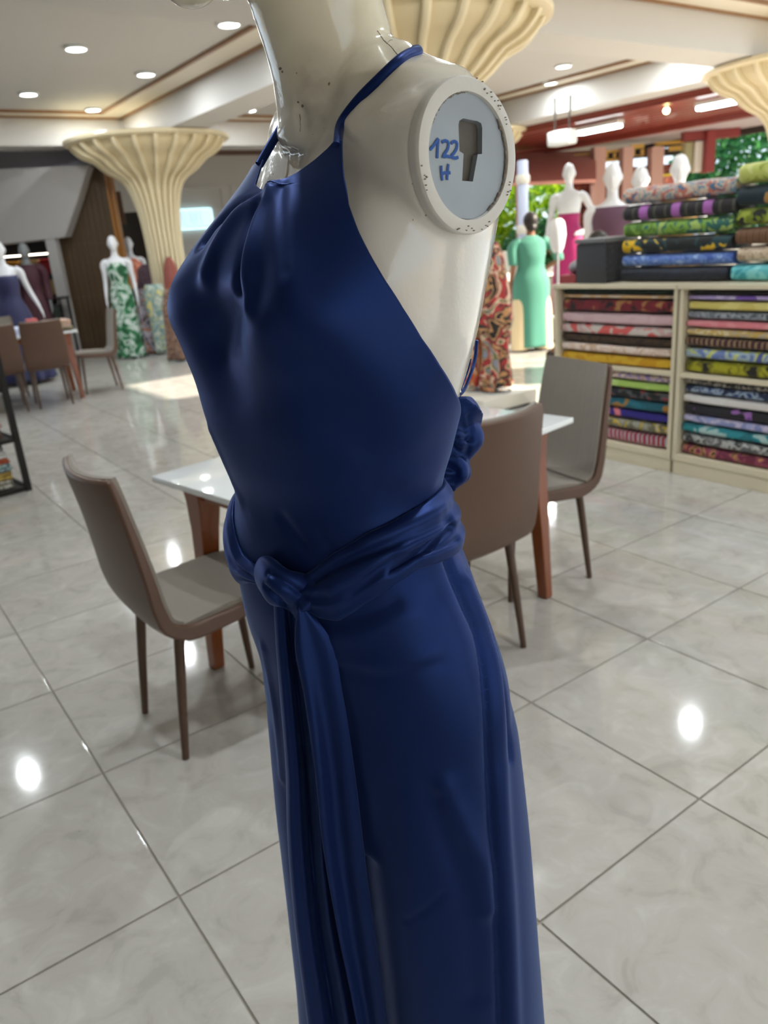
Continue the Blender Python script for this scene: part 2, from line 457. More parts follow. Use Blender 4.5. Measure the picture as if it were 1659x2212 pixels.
# ================================================================== the mannequin in front
# torso sections: height, centre x, centre y, turn, half width, front depth, back depth, bust
RT = np.array([
 (1.5600, 0.0020, 0.806, 64, 0.1350, 0.0560, 0.0700, 0.0000),
 (1.5450, 0.0000, 0.804, 63, 0.1400, 0.0660, 0.0800, 0.0000),
 (1.5150, -0.0030, 0.802, 62, 0.1460, 0.0860, 0.1050, 0.0010),
 (1.4858, -0.0067, 0.800, 60, 0.1520, 0.1070, 0.1250, 0.0046),
 (1.4497, -0.0171, 0.800, 57, 0.1580, 0.1235, 0.1310, 0.0135),
 (1.4226, -0.0232, 0.800, 55, 0.1610, 0.1240, 0.1260, 0.0268),
 (1.3969, -0.0245, 0.800, 54, 0.1600, 0.1198, 0.1165, 0.0370),
 (1.3629, -0.0281, 0.800, 53, 0.1590, 0.1168, 0.1060, 0.0281),
 (1.3253, -0.0361, 0.800, 51, 0.1544, 0.1131, 0.1001, 0.0141),
 (1.2869, -0.0440, 0.800, 50, 0.1450, 0.1095, 0.0993, 0.0055),
 (1.2470, -0.0470, 0.800, 49, 0.1330, 0.1035, 0.0955, 0.0000),
 (1.2057, -0.0480, 0.800, 48, 0.1210, 0.0935, 0.0860, 0.0000),
 (1.1682, -0.0490, 0.800, 47, 0.1265, 0.0955, 0.0915, 0.0000),
 (1.1292, -0.0454, 0.800, 46, 0.1375, 0.0998, 0.1019, 0.0000),
 (1.0834, -0.0414, 0.800, 46, 0.1494, 0.1046, 0.1076, 0.0000),
 (1.0351, -0.0345, 0.800, 45, 0.1590, 0.1043, 0.1105, 0.0000),
 (0.9790, -0.0237, 0.800, 45, 0.1630, 0.1052, 0.1110, 0.0000),
 (0.9211, -0.0219, 0.800, 45, 0.1650, 0.1070, 0.1130, 0.0000),
 (0.8000, -0.0200, 0.800, 45, 0.1660, 0.1070, 0.1130, 0.0000),
])[::-1]
ZS = RT[:, 0].copy(); RM = np.gradient(RT[:, 1:], ZS, axis=0)
_sec = {}
def section(z):
    # smooth interpolation of the table
    key = round(float(z), 6)
    if key not in _sec:
        k = int(np.clip(np.searchsorted(ZS, z) - 1, 0, len(ZS) - 2))
        h = ZS[k + 1] - ZS[k]; t = float(np.clip((z - ZS[k]) / h, 0, 1))
        _sec[key] = ((2*t**3-3*t**2+1)*RT[k, 1:] + (t**3-2*t**2+t)*h*RM[k] + (-2*t**3+3*t**2)*RT[k+1, 1:] + (t**3-t**2)*h*RM[k+1]).tolist()
    return _sec[key]
def FL(th):
    t = R(th)
    return np.array([-math.sin(t), -math.cos(t), 0.0]), np.array([math.cos(t), -math.sin(t), 0.0])
def radius(phi, a, bf, bb, h, n=2.25):
    c, s = np.cos(phi), np.sin(phi)
    b = np.where(c > 0, bf, bb)
    r = (np.abs(c / b) ** n + np.abs(s / a) ** n) ** (-1 / n)
    for sg in (1, -1):
        d = np.angle(np.exp(1j * (phi - sg * R(36))))
        r = r + h * np.exp(-(d / R(24)) ** 2)
    return r
def on_torso(phi, z, off=0.0, n=2.25):
    X, Y, th, a, bf, bb, h = section(z)
    t = R(th); fx, fy = -math.sin(t), -math.cos(t)
    c, s = math.cos(phi), math.sin(phi)
    r = (abs(c / (bf if c > 0 else bb)) ** n + abs(s / a) ** n) ** (-1 / n) + off
    if h:
        for sg in (R(36), -R(36)):
            d = (phi - sg + math.pi) % (2 * math.pi) - math.pi
            r += h * math.exp(-(d / R(24)) ** 2)
    return (X + r * (fx * c - fy * s), Y + r * (fy * c + fx * s), z)
def torso_param(p):
    X, Y, th, *_ = section(p[2]); F, L = FL(th)
    d = np.array(p) - np.array([X, Y, p[2]])
    return math.atan2(d @ L, d @ F), p[2]

def bvh_of(me):
    return BVHTree.FromPolygons([v.co[:] for v in me.vertices], [p.vertices[:] for p in me.polygons])
def cast(bvh, px, py, off=0.0):
    d = Vector(ray(px, py)).normalized()
    h = bvh.ray_cast(Vector((0, 0, EYE)), d)
    if h[0] is None:      # just past the outline: nearest point of the surface
        best = None
        for t in np.linspace(0.55, 1.4, 60):
            n = bvh.find_nearest(Vector((0, 0, EYE)) + d * t)
            if best is None or n[3] < best[3]: best = n
        h = best
    n = h[1]
    if n.dot(d) > 0: n = -n
    return np.array(h[0] + n * off)
def seg_dist(V, P):
    best = np.full(len(V), 1e9)
    for a, b in zip(P[:-1], P[1:]):
        ab = b - a; l = ab @ ab
        t = np.clip((V - a) @ ab / max(l, 1e-12), 0, 1)
        d = np.linalg.norm(V - a - t[:, None] * ab, axis=1)
        best = np.minimum(best, d)
    return best
def add_folds(me, folds, bvh):
    V = verts_of(me); N = normals_of(me); D = np.zeros(len(V))
    for pts, w, amp in folds:
        P = np.array([cast(bvh, *q) for q in smoothcurve([(x, y, 0) for x, y in pts], max(6, 3 * len(pts)))[:, :2]])
        d = seg_dist(V, P)
        # fade towards both ends
        t = np.linalg.norm(V - P[0], axis=1); e = np.linalg.norm(V - P[-1], axis=1); ln = np.linalg.norm(P[-1] - P[0])
        D += amp * np.exp(-(d / w) ** 2)
    V = V + N * D[:, None]
    me.vertices.foreach_set('co', V.ravel()); me.update()

# ---- materials of the figure
def body_material():
    m, nt, p = nodes('glossy_fibreglass')
    tc = nt.nodes.new('ShaderNodeTexCoord')
    n = nt.nodes.new('ShaderNodeTexNoise'); n.inputs['Scale'].default_value = 260; n.inputs['Detail'].default_value = 1
    nt.links.new(tc.outputs['Object'], n.inputs['Vector'])
    b = nt.nodes.new('ShaderNodeBump'); b.inputs['Strength'].default_value = 0.10; b.inputs['Distance'].default_value = 0.0012
    nt.links.new(n.outputs['Fac'], b.inputs['Height']); nt.links.new(b.outputs['Normal'], p.inputs['Normal']); nt.links.new(b.outputs['Normal'], p.inputs['Coat Normal'])
    # yellowed neck, brown rubbed stain at the throat
    sx = nt.nodes.new('ShaderNodeSeparateXYZ'); nt.links.new(tc.outputs['Object'], sx.inputs[0])
    yl = nt.nodes.new('ShaderNodeMapRange'); yl.inputs[1].default_value = 1.53; yl.inputs[2].default_value = 1.60
    nt.links.new(sx.outputs['Z'], yl.inputs[0])
    m1 = nt.nodes.new('ShaderNodeMix'); m1.data_type = 'RGBA'; m1.inputs[6].default_value = col(srgb(226, 225, 222)); m1.inputs[7].default_value = col(srgb(230, 224, 204))
    nt.links.new(yl.outputs[0], m1.inputs[0])
    ds = nt.nodes.new('ShaderNodeVectorMath'); ds.operation = 'DISTANCE'; ds.inputs[1].default_value = (-0.040, 0.733, 1.572)
    nt.links.new(tc.outputs['Object'], ds.inputs[0])
    n2 = nt.nodes.new('ShaderNodeTexNoise'); n2.inputs['Scale'].default_value = 70; n2.inputs['Detail'].default_value = 5
    nt.links.new(tc.outputs['Object'], n2.inputs['Vector'])
    rr = nt.nodes.new('ShaderNodeMapRange'); rr.inputs[1].default_value = 0.045; rr.inputs[2].default_value = 0.008; nt.links.new(ds.outputs['Value'], rr.inputs[0])
    mu = nt.nodes.new('ShaderNodeMath'); mu.operation = 'MULTIPLY'; nt.links.new(rr.outputs[0], mu.inputs[0]); nt.links.new(n2.outputs['Fac'], mu.inputs[1])
    m2 = nt.nodes.new('ShaderNodeMix'); m2.data_type = 'RGBA'; m2.inputs[7].default_value = col(srgb(142, 124, 106))
    nt.links.new(mu.outputs[0], m2.inputs[0]); nt.links.new(m1.outputs[2], m2.inputs[6]); nt.links.new(m2.outputs[2], p.inputs['Base Color'])
    p.inputs['Roughness'].default_value = 0.16; p.inputs['Coat Weight'].default_value = 0.6; p.inputs['Coat Roughness'].default_value = 0.04
    return m
def satin_material(name, base, edge, rough=0.40):
    m, nt, p = nodes(name)
    tc = nt.nodes.new('ShaderNodeTexCoord')
    p.inputs['Base Color'].default_value = col(base)
    p.inputs['Roughness'].default_value = rough
    p.inputs['Metallic'].default_value = 0.4
    p.inputs['Specular IOR Level'].default_value = 0.3
    p.inputs['Specular Tint'].default_value = col(edge)
    p.inputs['Sheen Weight'].default_value = 0.20; p.inputs['Sheen Tint'].default_value = col(edge); p.inputs['Sheen Roughness'].default_value = 0.4
    mp = nt.nodes.new('ShaderNodeMapping'); mp.inputs['Scale'].default_value = (900, 900, 1600)
    n = nt.nodes.new('ShaderNodeTexNoise'); n.inputs['Scale'].default_value = 1; nt.links.new(tc.outputs['Object'], mp.inputs[0]); nt.links.new(mp.outputs[0], n.inputs['Vector'])
    b = nt.nodes.new('ShaderNodeBump'); b.inputs['Strength'].default_value = 0.06; b.inputs['Distance'].default_value = 0.0006
    nt.links.new(n.outputs['Fac'], b.inputs['Height']); nt.links.new(b.outputs['Normal'], p.inputs['Normal'])
    return m
WHITEM = body_material()
SATIN = satin_material('navy_satin', (0.0105, 0.0235, 0.108), (0.25, 0.45, 1.0))
SOCKW = plain('socket_white', srgb(222, 222, 220), 0.5, bump=0.15, bscale=120, vary=0.03, vscale=40)
STEEL = plain('brushed_steel', srgb(158, 168, 178), 0.5, 0.35, vary=0.10, vscale=35)
DARKM = plain('dark_slot', srgb(92, 88, 84), 0.5, 0.5, vary=0.35, vscale=60)
CHIP = plain('chipped_paint', srgb(124, 114, 104), 0.8)
INK = plain('blue_marker', srgb(28, 84, 168), 0.6)

HERO = Vector((-0.02, 0.80, 0.0))
mannequin = thing('mannequin', 'glossy white headed mannequin without arms wearing the navy satin jumpsuit', 'mannequin', HERO, world=True)
PH = np.linspace(0, 2 * math.pi, 96, endpoint=False)

BODYTOP = np.array([
 (1.6140, 0.004, 0.816, 60, 0.058, 0.032, 0.050),
 (1.6030, 0.004, 0.815, 60, 0.074, 0.038, 0.056),
 (1.5910, 0.004, 0.814, 60, 0.102, 0.044, 0.062),
 (1.5780, 0.005, 0.813, 60, 0.130, 0.049, 0.066),
 (1.5620, 0.006, 0.813, 60, 0.146, 0.054, 0.070),
 (1.5400, 0.006, 0.813, 60, 0.149, 0.060, 0.078),
 (1.5120, 0.003, 0.811, 60, 0.150, 0.070, 0.092),
 (1.4860, -0.003, 0.806, 59, 0.150, 0.082, 0.112)])[::-1]
def socket_frame(s):
    if s == 1: c, nrm = np.array([0.0895, 0.671, 1.505]), np.array([0.629, -0.777, 0.0])
    else: c, nrm = np.array([-0.066, 0.938, 1.503]), np.array([-0.45, 0.893, 0.0])
    nrm = nrm / np.linalg.norm(nrm); up = np.array([0, 0, 1.0]); rt = np.cross(up, nrm)   # seen from outside: rt to the right
    return c, nrm, up, rt
def covered(z):      # how far round the cloth reaches at this height
    return np.interp(z, [1.25, 1.30, 1.36, 1.42, 1.48, 1.53], [R(120), R(92), R(72), R(56), R(42), R(20)])
def torso_mesh():
    mb = MB(); rings = []
    for z in np.linspace(0.93, 1.475, 56):
        X, Y, th, a, bf, bb, h = section(z); F, L = FL(th)
        k = np.clip((z - 1.36) / 0.11, 0, 1)
        bfb = bf - 0.006 - k * 0.022
        r = radius(PH, a - 0.004, bfb, bb, h * (1 - 0.6 * k))
        under = np.clip((R(112) - np.abs(np.angle(np.exp(1j * PH)))) / R(30), 0, 1)      # where the cloth lies over the body
        r = r - 0.007 * under * (np.abs(np.angle(np.exp(1j * PH))) < covered(z)) 
        rings.append((np.array([X, Y, z]) + np.outer(r * np.cos(PH), F) + np.outer(r * np.sin(PH), L)).tolist())
    for (z, X, Y, th, a, bf, bb) in BODYTOP:
        F, L = FL(th)
        r = radius(PH, a, bf, bb, 0, 2.25 + 0.7 * min(1, (z - 1.48) / .05) * (z < 1.585))
        rings.append((np.array([X, Y, z]) + np.outer(r * np.cos(PH), F) + np.outer(r * np.sin(PH), L)).tolist())
    mb.loft(rings)
    F, L = FL(51)
    # shoulder stubs
    for s in (1, -1):
        c, nrm, up, rt = socket_frame(s); rr = []
        for l, rad in ((-0.105, 0.058), (-0.065, 0.0605), (-0.035, 0.0592), (-0.016, 0.0568), (-0.009, 0.0555)):
            rr.append([tuple(c + nrm * l + (rt * math.cos(t) + up * math.sin(t) * 1.03) * rad) for t in np.linspace(0, 2 * math.pi, 40, endpoint=False)])
        mb.loft(rr)
    F, L = FL(60)
    # neck
    axis = [(-0.006, 0.812, 1.545), (-0.009, 0.806, 1.575), (-0.0135, 0.801, 1.605), (-0.020, 0.796, 1.635), (-0.027, 0.790, 1.665), (-0.034, 0.784, 1.70), (-0.040, 0.78, 1.73)]
    rad = [0.066, 0.061, 0.0575, 0.0565, 0.0575, 0.060, 0.062]
    mb.tube(smoothcurve(axis, 20), np.interp(np.linspace(0, 1, 20), np.linspace(0, 1, 7), rad), 40)
    # head above the frame: skull, jaw and chin, nose
    hc = np.array([-0.045, 0.775, 0]) ; up = np.array([0, 0, 1.0])
    def blob(f, z, rf, rl, rz):
        c = hc + F * f + up * z; rg = []
        for j in range(1, 16):
            th = math.pi * j / 16
            rg.append([tuple(c + F * rf * math.sin(th) * math.cos(p) + L * rl * math.sin(th) * math.sin(p) - up * rz * math.cos(th)) for p in np.linspace(0, 2 * math.pi, 28, endpoint=False)])
        mb.loft(rg)
    blob(0.01, 1.80, 0.098, 0.076, 0.115); blob(0.055, 1.71, 0.055, 0.052, 0.065); blob(0.088, 1.662, 0.026, 0.028, 0.026)
    blob(0.105, 1.752, 0.020, 0.012, 0.022); blob(0.094, 1.705, 0.016, 0.026, 0.010)
    for s in (1, -1):
        c = hc + L * 0.076 * s + up * 1.76
        mb.ball(c, (0.014, 0.014, 0.03))
    return remesh(mb, 0.0034, 14, 0.5)
torso_me = torso_mesh()
torso_bvh = bvh_of(torso_me)
# throat notch and collar creases
add_folds(torso_me, [([(648, 240), (655, 275)], 0.006, -0.0045), ([(700, 300), (740, 262), (775, 235)], 0.010, 0.0022), ([(655, 250), (690, 275)], 0.006, -0.002),
                     ([(600, 300), (625, 262), (640, 245)], 0.007, 0.0018)], torso_bvh)
torso_me.materials.append(WHITEM)
torso_o = link('torso', shift_mesh(torso_me.copy(), HERO), mannequin)
# object coordinates of the paint follow the room position of the figure: shift back inside the shader
for nd in WHITEM.node_tree.nodes:
    if nd.type == 'TEX_COORD':
        mp = WHITEM.node_tree.nodes.new('ShaderNodeMapping'); mp.inputs['Location'].default_value = HERO
        for lk in list(nd.outputs['Object'].links):
            WHITEM.node_tree.links.new(mp.outputs[0], lk.to_socket)
        WHITEM.node_tree.links.new(nd.outputs['Object'], mp.inputs[0])

# hidden legs and stand
leg_white = plain('leg_white', srgb(226, 225, 222), 0.2)
for s in (1, -1):
    _, L45 = FL(45)
    b = np.array([-0.02, 0.80, 0]) + L45 * 0.075 * s
    MB().tube([tuple(b + np.array([0, 0, z])) for z in (0.95, 0.75, 0.5, 0.35, 0.1)], [0.075, 0.068, 0.05, 0.05, 0.035], 20).build('leg', leg_white, mannequin)
F45, L45 = FL(45)
MB().lathe([(0.16, 0.0), (0.17, 0.004), (0.168, 0.010), (0.02, 0.012), (0.014, 0.10), (0.014, 0.30)], 40, c=(HERO.x, HERO.y)).build('base_stand', STEEL, mannequin)

# arm sockets
F51, L51 = FL(60)
def socket(s):
    c, nrm, up, rt = socket_frame(s)
    def P(u, v, w=0.0): return tuple(c + rt * u + up * v + nrm * w)
    T = np.linspace(0, 2 * math.pi, 72, endpoint=False)
    rings = []
    wob = 1 + 0.006 * np.sin(3 * T + 1)
    for rad, w in ((0.0552, -0.010), (0.0563, -0.003), (0.0562, 0.0), (0.0552, 0.0016), (0.0500, 0.0024), (0.0455, 0.0022), (0.0450, 0.0003), (0.0445, -0.003)):
        rings.append([P(rad * k * math.cos(t), rad * k * math.sin(t) * 1.03, w) for t, k in zip(T, wob)])
    ring = MB().loft(rings, cap=False).build('socket_ring', SOCKW, mannequin)
    # steel plate with the arm-fitting slot cut out
    S = lambda x, y: ((x - 1018) * 0.000565, (338 - y) * 0.000372)
    slot = [S(*q) for q in ((1004, 268), (1012, 263), (1024, 265), (1040, 267), (1048, 271), (1050, 280), (1048, 331), (1039, 332), (1027, 386), (1005, 384), (1010, 331), (1002, 326), (1002, 276))]
    bm = bmesh.new()
    outer = [bm.verts.new(P(0.0447 * math.cos(t), 0.0447 * math.sin(t) * 1.03, -0.0005)) for t in T]
    inner = [bm.verts.new(P(u, v, -0.0005)) for u, v in slot]
    ed = [bm.edges.new((a[i], a[(i + 1) % len(a)])) for a in (outer, inner) for i in range(len(a))]
    bmesh.ops.triangle_fill(bm, use_beauty=True, use_dissolve=False, edges=ed, normal=Vector(nrm))
    deep = [bm.verts.new(P(u * 0.97, v * 0.97, -0.006)) for u, v in slot]
    for i in range(len(inner)):
        j = (i + 1) % len(inner)
        bm.faces.new((inner[i], inner[j], deep[j], deep[i]))
    bm.verts.index_update()
    mb = MB().add([v.co[:] for v in bm.verts], [[v.index for v in f.verts] for f in bm.faces]); bm.free()
    plate = mb.build('steel_plate', STEEL, mannequin, False)
    MB().loft([[P(u, v, -0.0062) for u, v in slot], [P(u, v, -0.0052) for u, v in slot]]).build('slot_back', DARKM, plate, False, origin=HERO)
    if s == 1:
        def stroke(name, pts, r=0.00125):
            q = smoothcurve([(*S(x, y), 0) for x, y in pts], 18)
            MB().tube([P(u, v, 0.0003) for u, v, _ in q], r, 8, flat=0.12, up=tuple(nrm)).build(name, INK, plate, origin=HERO)
        stroke('marker_stroke', [(944, 324), (950, 318), (961, 303)]); stroke('marker_stroke', [(961, 303), (959, 320), (957, 340)])
        stroke('marker_stroke', [(967, 310), (972, 307), (980, 310), (979, 320), (973, 330), (968, 337), (975, 336), (983, 338)])
        stroke('marker_stroke', [(985, 312), (990, 308), (997, 311), (996, 320), (990, 330), (985, 336), (991, 340), (998, 338)])
        stroke('marker_stroke', [(964, 354), (964, 368), (965, 383)]); stroke('marker_stroke', [(978, 351), (976, 366), (974, 382)]); stroke('marker_stroke', [(965, 369), (972, 368), (981, 368)])
        # worn paint round the rim
        r2 = random.Random(3)
        for t0, n, spread in ((62, 9, 24), (38, 6, 10), (200, 7, 14), (-28, 6, 8), (-100, 6, 12), (-80, 4, 14)):
            for _ in range(n):
                t = R(t0 + r2.uniform(-spread, spread)); rad = 0.0535 + r2.uniform(-0.004, 0.002)
                u, v = rad * math.cos(t), rad * math.sin(t) * 1.03
                q = [(u + r2.uniform(.0003, .0012) * math.cos(k), v + r2.uniform(.0002, .0007) * math.sin(k)) for k in np.linspace(0, 5.4, 6)]
                MB().loft([[P(x, y, 0.0023) for x, y in q], [P(x, y, 0.0032) for x, y in q]]).build('paint_chip', CHIP, ring, False, origin=HERO)
        # rough torn edge between plate and ring
        for (t0, t1, w0) in ((-62, 38, 0.0017), (88, 150, 0.0010)):
            pts = []; rad = []
            for t in np.linspace(t0, t1, 46):
                k = 0.0447 + r2.uniform(-0.0007, 0.0009)
                pts.append(P(k * math.cos(R(t)), k * math.sin(R(t)) * 1.03, 0.0006)); rad.append(w0 * r2.uniform(0.3, 1.0))
            MB().tube(pts, rad, 6, flat=0.5, up=tuple(nrm)).build('torn_edge', CHIP, ring, False, origin=HERO)
socket(1); socket(-1)

# cracks and chips in the paint of the neck
def crack(pts, r):
    q = smoothcurve([(x, y, 0) for x, y in pts], 5 * len(pts))
    P = [tuple(cast(torso_bvh, x + random.uniform(-.8, .8), y, 0.00005)) for x, y, _ in q]
    MB().tube(P, [r * random.uniform(0.4, 1.1) for _ in P], 6).build('paint_crack', CHIP, torso_o, False, origin=HERO)
crack([(815, 66), (822, 76), (832, 90), (840, 97), (850, 107), (857, 116), (868, 125)], 0.00045)
crack([(838, 92), (843, 87), (848, 86)], 0.0002)
crack([(648, 246), (649, 262), (648, 285)], 0.0005)
def chip(x, y, s):
    q = [cast(torso_bvh, x + s * random.uniform(.5, 1) * math.cos(k), y + s * random.uniform(.6, 1.2) * math.sin(k), 0.0002) for k in np.linspace(0, 5.3, 7)]
    MB().add([tuple(p) for p in q], [tuple(range(7))]).build('paint_chip', CHIP, torso_o, False, origin=HERO)
for x, y, s in ((711, 181, 4), (606, 148, 5), (610, 155, 3), (653, 229, 4), (644, 221, 3), (641, 158, 2), (955, 193, 2.4), (905, 234, 1.6), (915, 251, 1.4), (700, 277, 1.3), (785, 242, 1.5), (590, 376, 1.6), (891, 397, 1.5), (676, 290, 1.2), (892, 475, 1.8), (920, 465, 2.2)):
    chip(x, y, s)

# ================================================================== navy jumpsuit
suit = thing('jumpsuit', 'navy blue satin halter neck jumpsuit with wide legs on the mannequin', 'jumpsuit', HERO, world=True)
# a full surface of the dressed torso, to find where edges run
surf = MB().grid([[on_torso(p, z, 0.004) for p in PH] for z in np.linspace(0.82, 1.56, 90)], cv=True)
surf_me = surf.data('temporary', None); surf_bvh = bvh_of(surf_me)
neck_px = [(574, 412), (584, 411), (602, 401), (640, 375), (680, 345), (706, 322), (722, 304)]
arm_px = [(738, 306), (739, 340), (743, 380), (753, 440), (775, 500), (800, 550), (832, 605), (870, 665), (910, 730), (950, 790), (972, 826), (985, 853)]
edge = [torso_param(cast(surf_bvh, *q)) for q in neck_px + arm_px]
e_phi = np.maximum.accumulate(np.array([e[0] for e in edge])); e_z = np.array([e[1] for e in edge])
phi0 = max(e_phi[0], 0.02)
e_phi = e_phi + np.linspace(0, 1e-4, len(e_phi))
phi_max = e_phi[-1]
FALLZ = e_z[-1]
def z_top(phi):
    return float(np.interp(abs(phi), np.r_[0, e_phi, phi_max + 0.3, phi_max + 0.55], np.r_[e_z[0] - 0.001, e_z, e_z[-1] - 0.02, e_z[-1] - 0.07]))
# sash edges, needed for the hem of the bodice
base = MB().grid([[on_torso(p, z, 0.009) for p in PH] for z in np.linspace(0.82, 1.4, 90)], cv=True).data('temporary', None)
base_bvh = bvh_of(base)
st = [torso_param(cast(base_bvh, *q)) for q in ((652, 1246), (668, 1236), (720, 1196), (800, 1150), (880, 1110), (930, 1080), (954, 1060))]
sb = [torso_param(cast(base_bvh, *q)) for q in ((652, 1310), (690, 1338), (730, 1345), (800, 1302), (860, 1262), (905, 1232), (960, 1214), (1000, 1190))]
def mono(e):
    p = np.maximum.accumulate(np.array([x[0] for x in e])) + np.linspace(0, 1e-4, len(e)); return p, np.array([x[1] for x in e])
tp, tz = mono(st); bp, bz = mono(sb)
def edges_at(ph):
    q = abs(ph)
    zt = np.interp(q, np.r_[0, tp, math.pi], np.r_[tz[0] - 0.008, tz, tz[-1] - 0.004])
    zb = np.interp(q, np.r_[0, bp, math.pi], np.r_[bz[0] + 0.012, bz, bz[-1]])
    return zt, zb
# neckline and armhole as functions of height
nn = len(neck_px)
n_z = np.maximum.accumulate(e_z[:nn]) + np.linspace(0, 1e-5, nn); n_p = e_phi[:nn]
a_z = e_z[nn:][::-1]; a_p = e_phi[nn:][::-1]
o_ = np.argsort(a_z); a_z, a_p = a_z[o_], a_p[o_]
ZN, ZT = n_z[0], n_z[-1]
PHC = n_p[0]                                     # middle of the neckline
PHF = torso_param(cast(surf_bvh, 588, 312))[0]   # where the far strap starts
def phi_neck(z): return float(np.interp(z, n_z, n_p))
def phi_far(z): return float(np.interp((z - ZN) / (ZT - ZN), [0, .25, 1], [PHC, PHC * .45 + PHF * .55, PHF]))
def phi_arm(z):
    if z < a_z[0]:      # below the arm the edge runs on round the back
        return float(np.interp(z, [a_z[0] - 0.09, a_z[0] - 0.03, a_z[0]], [a_p[0] + 0.55, a_p[0] + 0.28, a_p[0]]))
    return max(float(np.interp(z, a_z, a_p)), phi_neck(z) + 0.045)
def phi_arm_far(z): return min(-phi_arm(z), phi_far(z) - 0.05) if z > ZN else -phi_arm(z)
MT = 76
def bodice_mesh(off):
    mb = MB()
    fr = np.r_[np.linspace(-1, 0, MT), np.linspace(0, 1, MT)[1:]]
    def at(f, z): 
        return PHC + f * (phi_arm(z) - PHC) if f > 0 else PHC - f * (phi_arm_far(z) - PHC)
    G = []
    for v in np.linspace(0, 1, 120):
        row = []
        for f in fr:
            zb = sum(edges_at(at(f, 1.12))) * 0.5        # hem stays tucked under the sash
            zz = zb + (ZN - zb) * v
            row.append(on_torso(at(f, zz), zz, off))
        G.append(row)
    mb.grid(G)
    for sg in (1, -1):
        T = []
        for v in np.linspace(0, 1, 34):
            z = ZN + (ZT - ZN) * v
            e0, e1 = (phi_neck(z), phi_arm(z)) if sg == 1 else (phi_far(z), phi_arm_far(z))
            if v == 0: e0 = PHC
            T.append([on_torso(e0 + (e1 - e0) * j / (MT - 1), z, off) for j in (range(MT) if sg == 1 else range(MT - 1, -1, -1))])
        mb.grid(T)
    bm = bmesh.new()
    vs = [bm.verts.new(p) for p in mb.v]
    for f in mb.f: bm.faces.new([vs[i] for i in f])
    bmesh.ops.remove_doubles(bm, verts=bm.verts[:], dist=0.0002)
    bmesh.ops.recalc_face_normals(bm, faces=bm.faces[:])
    me = bpy.data.meshes.new('bodice'); bm.to_mesh(me); bm.free()
    me.polygons.foreach_set('use_smooth', [True] * len(me.polygons)); me.materials.append(SATIN)
    me.update()
    return me
bod_me = bodice_mesh(0.0045)
_n = normals_of(bod_me); _v = verts_of(bod_me)
if np.mean(np.einsum('ij,ij->i', _n, _v - np.array([-0.03, 0.80, 0]) * np.array([1, 1, 0]) - _v * np.array([0, 0, 1]))) < 0:
    bod_me.flip_normals()
FOLDS = [  # gathered at the front of the neckline, running down over the bust
 ([(577, 415), (560, 430), (530, 455), (500, 490), (470, 540), (450, 590)], 0.013, 0.0075),
 ([(574, 414), (545, 428), (505, 450), (470, 480), (440, 520)], 0.0075, -0.0065),
 ([(585, 418), (562, 460), (545, 510), (532, 580), (528, 660)], 0.0105, 0.0070),
 ([(582, 420), (550, 470), (526, 540), (505, 620)], 0.0075, -0.0065),
 ([(612, 405), (611, 450), (612, 500), (617, 590)], 0.0055, -0.0016),
 ([(604, 412), (606, 460), (612, 540), (625, 640)], 0.014, 0.0030),
 ([(548, 600), (508, 680), (475, 750)], 0.020, -0.0060),
 ([(560, 650), (640, 760), (720, 860), (790, 930)], 0.022, -0.0040),
 ([(600, 640), (700, 720), (820, 830), (900, 930)], 0.030, 0.0035),
 ([(650, 860), (740, 960), (840, 1040)], 0.020, -0.0028),
 ([(760, 1000), (860, 1030), (930, 1045)], 0.014, 0.0022),
 ([(610, 1120), (640, 1160), (660, 1185)], 0.007, -0.0025),
 ([(690, 1150), (712, 1180)], 0.005, -0.0020),
 ([(455, 930), (490, 1010), (520, 1080)], 0.008, 0.0020),
]
bod_bvh = bvh_of(bod_me)
add_folds(bod_me, FOLDS, bod_bvh)
# hem rolls: closed edge
md_me = shift_mesh(bod_me, HERO)
bod_o = link('bodice', md_me, suit)
sm = bod_o.modifiers.new('thickness', 'SOLIDIFY'); sm.thickness = 0.0016; sm.offset = -1

# neck straps
def strap(px, tail, r=0.0042):
    P = [cast(torso_bvh, x, y, 0.0022) for x, y in px] + [np.array(t) for t in tail]
    P = smoothcurve(P, 46)
    return P
near = [np.array(on_torso(phi_neck(ZT) + 0.025, ZT - 0.004, 0.0045))] + [cast(torso_bvh, x, y, 0.0022) for x, y in ((748, 258), (780, 216), (820, 176), (855, 143), (880, 124), (900, 116))]
b1 = np.array([-0.009, 0.806, 1.60]) - F51 * 0.064
near += [b1 + L51 * 0.030 + F51 * 0.012 + np.array([0, 0, 0.004]), b1 + np.array([0, 0, 0.0])]
far0 = np.array(on_torso(PHF - 0.025, ZT - 0.004, 0.0045))
far = [far0, np.array(ony(604, 281, .815)), np.array(ony(622, 255, .842)), np.array(ony(642, 232, .868)), np.array(ony(690, 190, .885))]
nk = np.array([-0.010, 0.806, 1.585])
far += [b1]
for P in (near, far):
    q = smoothcurve(P, 60)
    MB().tube(q, 0.0040, 12, flat=0.6, up=(0.3, -0.9, 0.3)).build('neck_strap', SATIN, suit)

